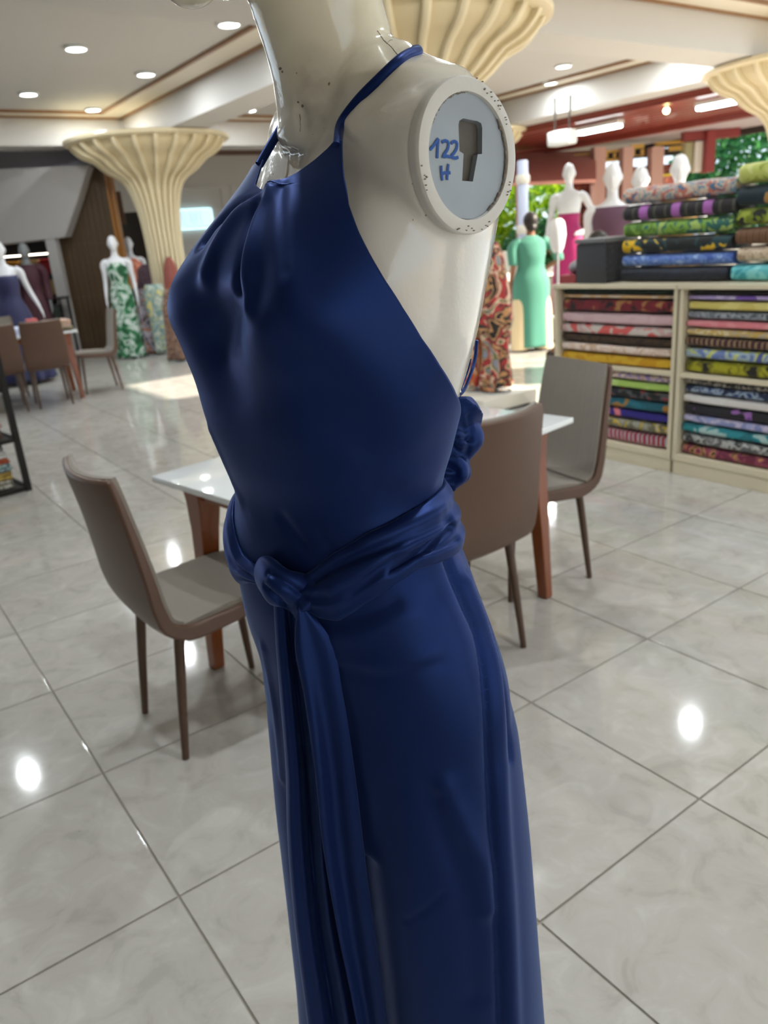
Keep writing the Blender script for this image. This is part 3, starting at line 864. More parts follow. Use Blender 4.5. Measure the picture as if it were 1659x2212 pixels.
# trousers: hips and two wide legs as one cloth
def trouser_mesh():
    mb = MB(); rings = []
    for z in np.linspace(0.80, 1.17, 40):
        rings.append([tuple(on_torso(p, z, 0.002)) for p in PH])
    mb.loft(rings)
    for s, cxy in ((1, 1), (-1, 1)):
        rr = []
        for z in np.linspace(0.03, 0.985, 60):
            t = (0.985 - z) / 0.955
            F, L = FL(45)
            lat = np.interp(z, [0.0, 0.4, 0.8, 0.98], [0.098, 0.094, 0.084, 0.078])
            fw = np.interp(z, [0.0, 0.6, 0.98], [0.0, -0.004, -0.006])
            c = np.array([np.interp(z, [0.03, 0.4, 0.8, 0.98], [-0.014, -0.014, -0.019, -0.022]), 0.80, z]) + L * lat * s + F * fw
            a = np.interp(z, [0.0, 0.4, 0.75, 0.9, 0.985], [0.118, 0.104, 0.094, 0.088, 0.076])
            b = np.interp(z, [0.0, 0.4, 0.75, 0.9, 0.985], [0.126, 0.111, 0.107, 0.101, 0.088])
            pts = []
            for p in np.linspace(0, 2 * math.pi, 80, endpoint=False):
                pl = 1 + 0.035 * min(1, t * 1.4) * math.sin(5 * p + 0.7 * s) * (0.5 + t)
                pts.append(tuple(c + F * b * math.cos(p) * pl + L * a * math.sin(p) * pl))
            rr.append(pts)
        mb.loft(rr)
    return remesh(mb, 0.0042, 10, 0.5)
tr_me = trouser_mesh(); tr_bvh = bvh_of(tr_me)
seam = [(968, 1215), (985, 1262), (1005, 1312), (1028, 1362), (1042, 1430), (1050, 1520), (1055, 1650), (1062, 1800), (1072, 1950), (1078, 2100), (1082, 2230)]
TF = [(seam, 0.0055, -0.0065), ([(x + 26, y) for x, y in seam[1:]], 0.013, 0.0065), ([(x - 34, y + 6) for x, y in seam[2:]], 0.020, 0.0030),
      ([(1012, 1240), (1045, 1330), (1075, 1430), (1092, 1520), (1104, 1640)], 0.006, -0.0045),
      ([(700, 1350), (770, 1338), (850, 1305)], 0.007, -0.0025), ([(690, 1385), (780, 1368), (880, 1330)], 0.012, 0.002),
      ([(720, 1420), (830, 1440), (930, 1420)], 0.010, 0.0016), ([(720, 1440), (840, 1462), (950, 1432)], 0.008, -0.0016),
      ([(960, 1700), (1000, 1790), (1040, 1860), (1055, 1960)], 0.014, 0.0055), ([(930, 1720), (970, 1830), (1010, 1960), (1030, 2150)], 0.014, -0.0035),
      ([(880, 1990), (920, 1965), (960, 1930)], 0.004, -0.0012), ([(935, 1735), (960, 1716)], 0.003, -0.0012),
      ([(570, 1400), (592, 1520), (610, 1680)], 0.008, 0.003)]
add_folds(tr_me, TF, tr_bvh)
tr_bvh = bvh_of(tr_me)
tr_me.materials.append(SATIN)
link('trousers', shift_mesh(tr_me.copy(), HERO), suit)

# gathered ruffle at the open back
ruf_in = smoothcurve([(983, 862, .845), (978, 910, .85), (968, 960, .845), (955, 1010, .84), (946, 1052, .835)], 60)
ruf_out = smoothcurve([(1000, 862, .87), (1026, 893, .885), (1027, 940, .885), (1003, 985, .875), (1000, 1010, .87), (993, 1036, .865), (975, 1050, .86), (955, 1060, .85)], 60)
rg = []
for k in range(60):
    a = np.array(ony(*ruf_in[k][:2], ruf_in[k][2])); b = np.array(ony(*ruf_out[k][:2], ruf_out[k][2]))
    mid, hw = (a + b) / 2, np.linalg.norm(b - a) / 2 + 0.004
    e1 = (b - a) / max(np.linalg.norm(b - a), 1e-6)
    dep = np.cross(e1, np.array([0, 0, 1.0])); dep /= np.linalg.norm(dep)
    t = k / 59
    puff = 0.55 + 0.45 * abs(math.sin(math.pi * (t * 3.1 + 0.12)))
    dp = 0.022 * puff * (1 if t < .97 else .6)
    pts = []
    for u in np.linspace(0, 2 * math.pi, 40, endpoint=False):
        w = 1 + 0.10 * math.sin(4 * u + 9 * t) * puff
        pts.append(tuple(mid + e1 * hw * math.cos(u) * w * (0.86 + 0.14 * puff) + dep * dp * math.sin(u) * w + np.array([0, 0, 0.004 * math.sin(3 * u + 14 * t)])))
    rg.append(pts)
ruf_me = remesh(MB().loft(rg), 0.0022, 5, 0.5); ruf_bvh = bvh_of(ruf_me)
add_folds(ruf_me, [([(985, 950), (1000, 945), (1018, 950)], 0.004, -0.005), ([(968, 958), (985, 972), (1000, 985)], 0.005, -0.007), ([(960, 985), (975, 995), (995, 990)], 0.006, 0.004),
                   ([(955, 1005), (972, 1012), (985, 1020)], 0.004, -0.005), ([(950, 1030), (965, 1036), (985, 1032)], 0.004, -0.005), ([(975, 900), (1000, 905), (1015, 925)], 0.008, 0.003),
                   ([(985, 880), (1005, 930)], 0.004, -0.003), ([(1010, 900), (1016, 950), (1008, 985)], 0.004, -0.003)], ruf_bvh)
ruf_me.materials.append(SATIN)
link('back_ruffle', shift_mesh(ruf_me, HERO), suit)
for pts in ([(1030, 735, .90), (1026, 775, .90), (1014, 815, .885), (1000, 845, .87), (988, 856, .86)], [(1012, 775, .89), (1006, 800, .885), (995, 830, .87), (988, 850, .86)]):
    MB().tube(smoothcurve([ony(*p) for p in pts], 24), 0.0042, 10, flat=0.5).build('back_tie', SATIN, suit)
HOOK = plain('hook_metal', srgb(200, 205, 210), 0.25, 1.0)
hc_ = np.array(ony(987, 848, .842))
MB().tube([tuple(hc_ + np.array([0.004 * math.cos(t), 0, 0.005 * math.sin(t)])) for t in np.linspace(0, 5.6, 16)], 0.0009, 8).build('hook_eye', HOOK, suit)

# ================================================================== sash
sash = thing('sash', 'navy satin sash knotted at the front of the jumpsuit with long hanging tails', 'sash', HERO, world=True)
sp = np.linspace(-math.pi, math.pi, 220, endpoint=False)
SG = []
for ph in sp:
    zt, zb = edges_at(ph); c = []
    for v in np.linspace(0, 1, 44):
        z = zb + (zt - zb) * v
        bul = math.sin(math.pi * min(max(v, 0), 1)) ** 0.55
        o = 0.006 + 0.011 * bul + 0.0016 * math.sin(v * 19 + 2.2 * ph) * bul
        c.append(on_torso(ph, z, o))
    SG.append(c)
sash_me = MB().grid(SG, cu=True).data('waist_wrap', SATIN); sash_bvh = bvh_of(sash_me)
add_folds(sash_me, [([(972, 1122), (900, 1160), (820, 1188), (740, 1218), (675, 1256)], 0.0045, -0.0045), ([(978, 1140), (935, 1175), (885, 1212), (850, 1235)], 0.0045, -0.008), ([(960, 1095), (880, 1135), (790, 1172)], 0.006, 0.003),
                    ([(945, 1130), (870, 1180), (800, 1225), (720, 1275)], 0.010, 0.004), ([(930, 1195), (965, 1180), (990, 1165)], 0.004, -0.004), ([(850, 1200), (800, 1250), (760, 1285)], 0.006, -0.003),
                    ([(515, 1090), (545, 1165), (575, 1225)], 0.005, -0.005), ([(508, 1120), (530, 1180), (560, 1240)], 0.005, 0.004)], sash_bvh)
so = link('waist_wrap', shift_mesh(sash_me, HERO), sash)
so.modifiers.new('thickness', 'SOLIDIFY').thickness = 0.0016
# knot
kp = [cast(sash_bvh, x, y, o) for x, y, o in ((562, 1232, -0.004), (586, 1254, 0.005), (614, 1278, 0.010), (640, 1304, 0.010), (656, 1332, 0.002))]
knot = MB().tube(smoothcurve(kp, 30), np.interp(np.linspace(0, 1, 30), [0, .2, .5, .8, 1], [.014, .0205, .0235, .0245, .016]), 32, flat=0.60, up=(0.45, -0.85, 0.3))
kme = remesh(knot, 0.0018, 6); kb = bvh_of(kme)
add_folds(kme, [([(572, 1268), (606, 1300), (634, 1334)], 0.0030, -0.0030), ([(580, 1238), (622, 1262), (662, 1290)], 0.0030, -0.0030), ([(584, 1252), (622, 1282), (654, 1314)], 0.006, 0.0016), ([(600, 1290), (628, 1318)], 0.0022, -0.0014)], kb)
kme.materials.append(SATIN); link('knot', shift_mesh(kme, HERO), sash)
# hanging tails
def tail(left, right, y0, pleats, amp, name, n=120, m=46, tw=0.0):
    l = smoothcurve([(x, y, 0) for x, y in left], n); r = smoothcurve([(x, y, 0) for x, y in right], n)
    P = []
    for k in range(n):
        t = k / (n - 1); row = []
        for j in range(m):
            s = j / (m - 1)
            x = l[k][0] * (1 - s) + r[k][0] * s; y = l[k][1] * (1 - s) + r[k][1] * s
            open_ = min(1.0, 0.25 + t * 2.2)
            Y = y0 - 0.030 * t + amp * open_ * (math.cos(pleats * 2 * math.pi * (s ** 0.9) + 0.8 * t + tw) + 0.45 * math.cos(pleats * 3.7 * math.pi * s + 2 + 1.5 * t)) - 0.006 * math.sin(math.pi * s) * (1 - t) + 0.012 * (1 - s) * t
            row.append(ony(x, y, Y))
        P.append(row)
    o = MB().grid(P).build(name, SATIN, sash)
    o.modifiers.new('thickness', 'SOLIDIFY').thickness = 0.0014
    return o
tail([(590, 1290), (596, 1400), (604, 1500), (617, 1674), (620, 1800), (632, 1958), (664, 2212), (690, 2420)],
     [(650, 1320), (672, 1450), (696, 1600), (722, 1800), (748, 2000), (792, 2212), (815, 2420)], 0.706, 1.7, 0.010, 'tail', tw=0.6)
tail([(640, 1312), (637, 1400), (656, 1500), (678, 1650), (695, 1813), (728, 2006), (770, 2212), (798, 2420)],
     [(662, 1312), (712, 1375), (741, 1500), (765, 1659), (784, 1818), (800, 1950), (818, 2078), (836, 2212), (855, 2420)], 0.682, 0.8, 0.008, 'tail', tw=2.6)

# ================================================================== tables and chairs
LEATHER = plain('brown_leather', srgb(94, 68, 53), 0.40, bump=0.12, bscale=420, vary=0.06, vscale=9)
TAUPE = plain('taupe_fabric', srgb(140, 131, 121), 0.85, bump=0.25, bscale=900, vary=0.05, vscale=20, sheen=0.2)
LEGM = plain('brown_leg_enamel', srgb(84, 60, 44), 0.35)
TOPW = plain('white_glass_top', srgb(232, 236, 238), 0.06, spec=0.6)
TEAK = wood('red_brown_wood', srgb(116, 54, 18), srgb(150, 78, 30), (14, 14, 1), 0.3, 0.4)

# chair in its own frame: sits facing +x, floor at z 0
_cp = smoothcurve([(0.235, 0, 0.446), (0.10, 0, 0.438), (-0.05, 0, 0.428), (-0.150, 0, 0.430), (-0.196, 0, 0.456), (-0.218, 0, 0.51), (-0.236, 0, 0.60), (-0.258, 0, 0.71), (-0.280, 0, 0.81), (-0.302, 0, 0.905)], 40)
_cw = np.interp(np.linspace(0, 1, 40), [0, .12, .35, .5, .68, .85, .95, .985, 1], [.196, .213, .218, .220, .222, .214, .210, .207, .200])
_ct = np.interp(np.linspace(0, 1, 40), [0, .1, .38, .5, .8, 1], [.022, .032, .036, .030, .020, .015])
def shell_grid(inset, lift, k0=0, k1=40, m=17, rib=0.0):
    tang = np.gradient(_cp, axis=0); tang /= np.linalg.norm(tang, axis=1)[:, None]
    P = []
    for k in range(k0, k1):
        t = tang[k]; nrm = np.array([-t[2], 0, t[0]])    # towards the sitter
        if nrm[0] < 0 and nrm[2] < 0: nrm = -nrm
        nrm = np.array([t[2], 0, -t[0]])
        s = k / 39; w = _cw[k] - inset; row = []
        for j in range(m):
            u = -1 + 2 * j / (m - 1)
            wrap = (0.030 * max(0.0, (s - 0.40) / 0.6) + 0.008) * (u * u)
            p = _cp[k] + np.array([0, u * w, 0]) + nrm * (lift(s) + wrap - rib * (math.cos(u * w * 2 * math.pi / 0.042) > 0.93) * (abs(u) < .93))
            row.append(p)
        P.append(row)
    return np.array(P)
def make_chair():
    t = thing('dining_chair', '', 'chair')
    th = lambda s: np.interp(s, np.linspace(0, 1, 40), _ct)
    outer = shell_grid(0.0, lambda s: -th(s)); inner = shell_grid(0.004, lambda s: th(s) * 0.35)
    sh = MB().solid(outer, inner).build('shell', LEATHER, t)
    bv = sh.modifiers.new('round', 'BEVEL'); bv.width = 0.007; bv.segments = 2; bv.limit_method = 'ANGLE'; bv.angle_limit = R(50)
    a, b = shell_grid(0.018, lambda s: th(s) * 0.35 - 0.004, 1, 18), shell_grid(0.018, lambda s: th(s) * 0.35 + 0.016 * math.sin(math.pi * min(1, max(0, (s - .01) / .42))) ** 0.4, 1, 18)
    MB().solid(a, b).build('seat_pad', TAUPE, t)
    a, b = shell_grid(0.014, lambda s: th(s) * 0.35 - 0.004, 17, 40, 65), shell_grid(0.014, lambda s: th(s) * 0.35 + 0.009, 17, 40, 65, 0.0014)
    MB().solid(a, b).build('back_pad', TAUPE, t)
    for x, y, dx, dy in ((0.175, 0.155, 0.03, 0.015), (0.175, -0.155, 0.03, -0.015), (-0.150, 0.155, -0.055, 0.012), (-0.150, -0.155, -0.055, -0.012)):
        MB().tube([(x, y, 0.415), (x + dx * .5, y + dy * .5, 0.22), (x + dx, y + dy, 0.0)], [0.017, 0.0145, 0.011], 14).build('leg', LEGM, t)
    return t
chair0 = make_chair()
_first = [True]
def chair(loc, ang, label, group='brown leather dining chairs'):
    if _first[0]: c = chair0; _first[0] = False
    else: c = copy_tree(chair0)
    c.location = loc; c.rotation_euler = (0, 0, R(ang)); c['label'] = label; c['group'] = group
    return c
chair((-0.597, 2.243, 0), 36, 'brown leather dining chair seen from behind, left of the mannequin')
chair((0.215, 2.555, 0), 126, 'brown dining chair turned away, half hidden right behind the mannequin back')
chair((0.609, 3.10, 0), 204, 'dining chair showing its taupe ribbed backrest beyond the white table corner')
chair((-0.300, 3.270, 0), -46, 'dining chair almost hidden behind the navy bodice at the far table side')

def table(name, label, corner, ang, lx, ly, z=0.75, legs=None):
    t = thing(name, label, 'table', corner, R(ang))
    top = MB().cbox(0, lx, -ly, 0, z - 0.022, z, 0.004).build('table_top', TOPW, t)
    g = 0.085
    ap = MB()
    for (x0, x1, y0, y1) in ((g, lx - g, -g - .02, -g), (g, lx - g, -ly + g, -ly + g + .02), (g, g + .02, -ly + g, -g), (lx - g - .02, lx - g, -ly + g, -g)):
        MB().box(x0, x1, y0, y1, z - 0.085, z - 0.022).build('apron', TEAK, t, False)
    for (x, y, sx, sy) in ((g + .03, -g - .03, -1, 1), (lx - g - .03, -g - .03, 1, 1), (g + .03, -ly + g + .03, -1, -1), (lx - g - .03, -ly + g + .03, 1, -1)):
        P = []
        for (zz, w, o) in ((0, .022, .035), (.3, .027, .022), (z - .20, .036, .006), (z - .10, .043, 0), (z - .022, .050, 0)):
            cx_, cy_ = x + sx * o, y + sy * o
            P.append([(cx_ - w, cy_ - w, zz), (cx_ + w, cy_ - w, zz), (cx_ + w, cy_ + w, zz), (cx_ - w, cy_ + w, zz)])
        o = MB().loft(P).build('leg', TEAK, t)
        bv = o.modifiers.new('round', 'BEVEL'); bv.width = 0.004; bv.segments = 2
    return t
table('dining_table', 'white topped dining table with wooden legs behind the mannequin', (-0.778, 2.530, 0), 43.5, 1.35, 0.80)

# ---- tables and chairs further left
FT = Vector((-3.20, 8.76, 0)); fa = 28.0
fd = Vector((math.cos(R(fa)), math.sin(R(fa)), 0)); fn = Vector((-fd.y, fd.x, 0))
o = table('dining_table', 'white topped table at the left edge heaped with cloth', FT - fd * 1.5 + fn * 0.8, fa, 1.5, 0.8)
chair(FT - fd * 0.40 - fn * 0.06, fa + 90, 'brown chair back at the far left table, second from the edge')
chair(FT - fd * 0.86 - fn * 0.10, fa + 90, 'brown chair back cut by the left edge at the far table')
chair(FT + fd * 0.20 + fn * 0.42, fa + 180, 'dining chair in side view at the right end of the far left table')
chair(FT - fd * 0.75 + fn * 0.95, fa - 90, 'dining chair behind the far left table, mostly hidden')
def folded(name, loc, ang, lx, ly, h, m, label, cat='folded cloth', group=None, layers=3):
    t = thing(name, label, cat, loc, R(ang), group)
    for k in range(layers):
        z0, z1 = h * k / layers, h * (k + 1) / layers
        j = random.uniform(-.012, .012)
        o = MB().cbox(-lx / 2 + j, lx / 2 + j, -ly / 2, ly / 2, z0, z1 - 0.001, min(0.45 * (z1 - z0), 0.012)).build('fold', m, t)
    return t
WCL = plain('white_cloth', srgb(196, 200, 222), 0.8, bump=0.3, bscale=30)
folded('folded_cloth', tuple(FT - fd * 0.66 + fn * 0.40 + Vector((0, 0, .752))), fa, 0.62, 0.45, 0.07, WCL, 'pale bluish white cloth spread on the far left table', 'cloth')
folded('folded_cloth', tuple(FT - fd * 0.15 + fn * 0.52 + Vector((0, 0, .752))), fa + 4, 0.26, 0.34, 0.10, print_cloth('pink_tan_print', [(196, 150, 140), (214, 188, 160), (120, 92, 70)], 20), 'pink and tan folded cloth stack on the far left table', 'cloth')
folded('folded_cloth', tuple(FT - fd * 0.12 + fn * 0.18 + Vector((0, 0, .752))), fa - 8, 0.20, 0.24, 0.035, print_cloth('brown_olive_print', [(104, 86, 60), (140, 120, 84), (74, 60, 46)], 22), 'brown folded cloth on the near corner of the far left table', 'cloth')
folded('folded_cloth', tuple(FT - fd * 0.37 + fn * 0.72 + Vector((0, 0, .752))), fa, 0.12, 0.12, 0.13, plain('coral_cloth', srgb(206, 104, 100), 0.8), 'small coral red cloth bundle by the navy mannequin hand', 'cloth')

# ---- low black rack with cloth at the left edge
BLK = plain('black_steel', srgb(30, 27, 24), 0.4, 0.4)
RK = Vector((-2.43, 5.13, 0)); rang = 42.0
rack = thing('fabric_rack', 'black metal rack of folded fabrics at the left edge', 'rack', RK, R(rang))
RL, RD, RH = 0.95, 0.45, 1.02
for x in (0, -RL):
    for y in (0, RD):
        MB().cbox(x - .02, x + .02, y - .02, y + .02, 0, RH, .003).build('post', BLK, rack, False)
for z in (0.02, 0.36, 0.70, 1.0):
    for y in (0, RD): MB().cbox(-RL, 0, y - .014, y + .014, z - .014, z + .014, .003).build('rail', BLK, rack, False)
    for x in (0, -RL): MB().cbox(x - .014, x + .014, 0, RD, z - .014, z + .014, .003).build('rail', BLK, rack, False)
    MB().box(-RL + .02, -.02, .015, RD - .015, z - .006, z + .006).build('shelf', BLK, rack, False)
rc = [[(176, 170, 160), (120, 116, 96), (200, 196, 186)], [(150, 120, 52), (188, 160, 80)], [(110, 140, 140), (150, 170, 168), (88, 110, 112)], [(176, 84, 44), (150, 60, 30)], [(198, 194, 188), (210, 208, 204)]]
names = ['cream and olive', 'mustard', 'grey green', 'rust orange', 'off white', 'brown', 'pale rose', 'forest green', 'sage green']
rc += [[(122, 92, 72), (96, 72, 56)], [(206, 180, 168), (190, 160, 150)], [(40, 84, 56), (70, 110, 80)], [(140, 150, 130), (180, 184, 160)]]
rot = Matrix.Rotation(R(rang), 3, 'Z')
def rk(x, y, z): return RK + rot @ Vector((x, y, z))
k = 0
for z0, hs in ((0.034, (.06, .055, .055, .035, .05)), (0.374, (.07, .07, .08, .06))):
    z = z0
    for h in hs:
        m = print_cloth('rack_print_%d' % k, rc[k % 9], 16, seed=k)
        folded('folded_fabric', tuple(rk(-RL / 2, RD / 2, z)), rang, RL - .12, RD - .08, h, m, '%s folded fabric, number %s from the bottom of the black rack %s shelf' % (names[k % 9], ['one', 'two', 'three', 'four', 'five'][k if k < 5 else k - 5], 'bottom' if k < 5 else 'middle'), 'fabric', 'folded fabrics on the black rack', 2)
        z += h + .001; k += 1
z = .714
for h, nm, c in ((.07, 'tan', [(150, 118, 84), (120, 90, 60)]), (.08, 'brown ochre', [(140, 100, 56), (110, 76, 40)]), (.06, 'cream', [(196, 190, 170), (170, 160, 140)])):
    folded('folded_fabric', tuple(rk(-RL / 2, RD / 2, z)), rang, RL - .12, RD - .08, h, print_cloth('rack_print_' + nm.replace(' ', '_'), c, 14), '%s folded fabric on the top shelf of the black rack' % nm, 'fabric', 'folded fabrics on the black rack', 2)
    z += h + .001

# ================================================================== cream fabric shelves on the right
SHC = plain('cream_laminate', srgb(226, 214, 186), 0.35, vary=0.02)
SD = Vector((GB[0] * -1, GB[1] * -1, 0))            # along the shelf fronts, towards the camera
SN = Vector((-GA[0], -GA[1], 0))                    # out of the fronts
P0 = Vector((1.719, 4.37, 0))
SANG = math.atan2(SD.y, SD.x)                        # local x runs along the fronts, local y points into the shelf
def shelf_unit(x0, x1, label):
    t = thing('fabric_shelf', label, 'shelf', P0, SANG, 'cream fabric shelves')
    D, H = 0.45, 1.085
    MB().cbox(x0, x0 + .022, 0, D, 0.085, H - .025, .002).build('side_panel', SHC, t, False)
    MB().cbox(x1 - .022, x1, 0, D, 0.085, H - .025, .002).build('side_panel', SHC, t, False)
    MB().cbox(x0 - .012, x1 - .002, -0.012, D, H - .025, H, .003).build('top_panel', SHC, t, False)
    MB().cbox(x0 + .022, x1 - .022, 0.002, D - .01, .575, .600, .002).build('shelf_board', SHC, t, False)
    MB().cbox(x0 + .022, x1 - .022, 0.0, D - .01, .085, .122, .002).build('bottom_board', SHC, t, False)
    MB().cbox(x0 + .002, x1 - .002, 0.010, D, 0.0, .085, .002).build('plinth', SHC, t, False)
    MB().box(x0 + .01, x1 - .01, D - .01, D, .085, H - .025).build('back_panel', SHC, t, False)
    return t
U1, U2 = -0.905, 0.905
shelf_unit(U1, -0.008, 'cream shelf unit of folded fabrics nearer the woman in green')
shelf_unit(0.008, U2, 'cream shelf unit of folded fabrics cut by the right edge')
srot = Matrix.Rotation(SANG, 3, 'Z')
def sp_(x, y, z): return P0 + srot @ Vector((x, y, z))
def bolt_mesh(L, D, H, seed, roll=False):
    rr = random.Random(seed); rings = []
    for k in range(7):
        x = -L / 2 + L * k / 6
        e = 0.93 if k in (0, 6) else 1.0
        pts = []
        for j in range(26):
            t = 2 * math.pi * j / 26
            c, s = math.cos(t), math.sin(t)
            q = 0.36 if not roll else 0.62
            y = D / 2 * math.copysign(abs(c) ** q, c) * e; z = H / 2 * math.copysign(abs(s) ** q, s) * e
            z += (rr.uniform(-.007, 0.0) if s > 0.2 else 0) * min(1, H / .06)
            pts.append((x, y, z + H / 2))
        rings.append(pts)
    return MB().loft(rings)
def bolt(x0, x1, y, z, D, H, m, label, group, seed=0, roll=False, core=False):
    L = x1 - x0
    t = thing('fabric_bolt', label, 'fabric bolt', sp_((x0 + x1) / 2, y, z), SANG, group)
    bolt_mesh(L, D, H, seed, roll).build('cloth_roll', m, t)
    # layered end of the folded cloth
    for sx in (-1, 1):
        for q in (0.72, 0.44):
            b = bolt_mesh(0.008, D * q, H * q, seed, roll); b.v = [(p[0] + sx * (L / 2 - 0.0005), p[1], p[2] + H * (1 - q) / 2) for p in b.v]
            b.build('end_layer', m, t)
    return t
B1 = [  # top to bottom behind the first upper compartment
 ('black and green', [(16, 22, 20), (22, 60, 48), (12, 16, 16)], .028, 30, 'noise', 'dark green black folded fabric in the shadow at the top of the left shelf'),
 ('peach cream', [(232, 206, 180), (222, 180, 130)], .024, 8, 'noise', 'thin peach cream folded fabric under the top of the left shelf'),
 ('burgundy', [(30, 22, 26), (112, 22, 36), (128, 26, 40), (168, 120, 70)], .080, 13, 'noise', 'burgundy fabric bolt with black and gold flowers'),
 ('pale pink', [(222, 188, 192), (216, 180, 184)], .070, 5, 'noise', 'plain pale pink fabric bolt in the left shelf'),
 ('coral motif', [(206, 168, 164), (212, 200, 192), (218, 96, 92)], .062, 7, 'noise', 'dusty pink grey fabric bolt with coral motifs'),
 ('dark brown', [(58, 36, 24), (78, 58, 32), (40, 24, 20)], .052, 22, 'noise', 'dark brown patterned fabric bolt in the left shelf'),
 ('cream beige', [(224, 196, 176), (234, 216, 204), (206, 170, 140)], .056, 18, 'noise', 'cream and beige blossom fabric bolt in the left shelf'),
 ('mustard', [(206, 152, 16), (222, 178, 40)], .068, 10, 'noise', 'plain mustard yellow fabric bolt above the left shelf board')]
B1L = [
 ('lilac cream', [(150, 128, 178), (226, 206, 196), (186, 150, 134)], .050, 26, 'noise', 'cream and lilac flowered fabric bolt under the left shelf board'),
 ('lime', [(172, 206, 100), (190, 218, 128)], .050, 6, 'noise', 'plain lime green fabric bolt in the left shelf'),
 ('black red', [(20, 20, 24), (24, 24, 28), (80, 80, 84), (176, 30, 40)], .062, 9, 'noise', 'black fabric bolt with red roses in the left shelf'),
 ('teal', [(22, 92, 108), (26, 108, 126), (166, 118, 48)], .064, 12, 'noise', 'teal fabric bolt with gold specks in the left shelf'),
 ('pink navy', [(232, 128, 140), (46, 34, 132)], .060, 3.2, 'noise', 'bright pink fabric bolt with navy blue blocks'),
 ('grey yellow', [(150, 148, 132), (110, 106, 84), (198, 166, 40), (190, 186, 172)], .066, 14, 'noise', 'grey fabric bolt with yellow flowers in the left shelf'),
 ('red white blue', [(160, 44, 60), (232, 226, 230), (88, 136, 160), (180, 60, 74)], .088, 5.0, 'wave', 'red white and blue striped fabric bolt at the bottom of the left shelf')]
B2 = [
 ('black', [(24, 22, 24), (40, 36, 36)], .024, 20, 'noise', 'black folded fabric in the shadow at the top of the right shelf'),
 ('lilac', [(176, 156, 206), (200, 186, 222), (120, 84, 170)], .030, 10, 'noise', 'lilac fabric bolt near the top of the right shelf'),
 ('butter yellow', [(228, 214, 128), (218, 200, 108)], .056, 5, 'noise', 'plain butter yellow fabric bolt in the right shelf'),
 ('grey scribble', [(112, 116, 126), (164, 168, 176), (84, 88, 96)], .046, 26, 'noise', 'grey fabric bolt with pale scribbles in the right shelf'),
 ('rose pink', [(232, 136, 144), (238, 152, 158)], .046, 5, 'noise', 'plain rose pink fabric bolt in the right shelf'),
 ('cream gold', [(222, 206, 164), (206, 172, 92), (190, 176, 150)], .046, 20, 'noise', 'cream and gold flowered fabric bolt in the right shelf'),
 ('maroon', [(64, 26, 32), (84, 30, 40), (52, 44, 36), (150, 124, 90)], .058, 10, 'wave', 'dark maroon fabric bolt with slanting streaks'),
 ('blue yellow', [(110, 128, 180), (160, 180, 190), (206, 208, 86), (84, 98, 158)], .068, 13, 'noise', 'blue fabric bolt with yellow flowers in the right shelf'),
 ('olive lime', [(28, 26, 10), (122, 118, 10), (168, 164, 22), (140, 136, 14)], .082, 10, 'noise', 'olive yellow fabric bolt with black blots above the right shelf board')]
B2L = [
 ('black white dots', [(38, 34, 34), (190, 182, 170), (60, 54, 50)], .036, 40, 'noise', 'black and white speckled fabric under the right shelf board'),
 ('navy white', [(28, 40, 72), (150, 166, 186), (40, 62, 110)], .050, 16, 'noise', 'navy fabric bolt with white blossoms in the right shelf'),
 ('white', [(232, 228, 224), (226, 220, 216)], .054, 4, 'noise', 'plain white fabric bolt in the right shelf'),
 ('black violet', [(26, 22, 30), (28, 24, 32), (30, 26, 34), (156, 104, 176), (110, 66, 150)], .060, 6, 'noise', 'black fabric bolt with violet flowers in the right shelf'),
 ('periwinkle', [(160, 168, 214), (206, 196, 222), (140, 148, 196)], .052, 14, 'noise', 'pale periwinkle flowered fabric bolt in the right shelf'),
 ('turquoise', [(24, 110, 122), (40, 140, 150), (170, 200, 196)], .062, 9, 'noise', 'turquoise fabric bolt with pale squares in the right shelf'),
 ('grey leaves', [(96, 96, 96), (178, 176, 172), (60, 60, 60), (140, 138, 136)], .062, 15, 'noise', 'grey leaf patterned fabric bolt in the right shelf'),
 ('maroon coral', [(112, 34, 62), (140, 60, 84), (202, 140, 92), (70, 60, 40)], .068, 16, 'noise', 'maroon and coral flowered fabric bolt at the bottom of the right shelf')]
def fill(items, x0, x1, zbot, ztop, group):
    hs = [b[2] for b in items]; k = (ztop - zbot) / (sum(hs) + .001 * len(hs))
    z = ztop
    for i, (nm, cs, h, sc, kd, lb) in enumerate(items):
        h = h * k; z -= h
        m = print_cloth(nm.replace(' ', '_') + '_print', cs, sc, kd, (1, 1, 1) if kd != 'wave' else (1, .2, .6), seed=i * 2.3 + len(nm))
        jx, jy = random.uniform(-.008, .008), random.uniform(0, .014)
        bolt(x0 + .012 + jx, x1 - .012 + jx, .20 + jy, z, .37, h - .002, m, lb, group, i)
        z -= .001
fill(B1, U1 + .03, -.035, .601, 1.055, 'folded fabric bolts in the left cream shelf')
fill(B1L, U1 + .03, -.035, .123, .572, 'folded fabric bolts in the left cream shelf')
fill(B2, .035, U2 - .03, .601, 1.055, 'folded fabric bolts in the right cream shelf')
fill(B2L, .035, U2 - .03, .123, .572, 'folded fabric bolts in the right cream shelf')
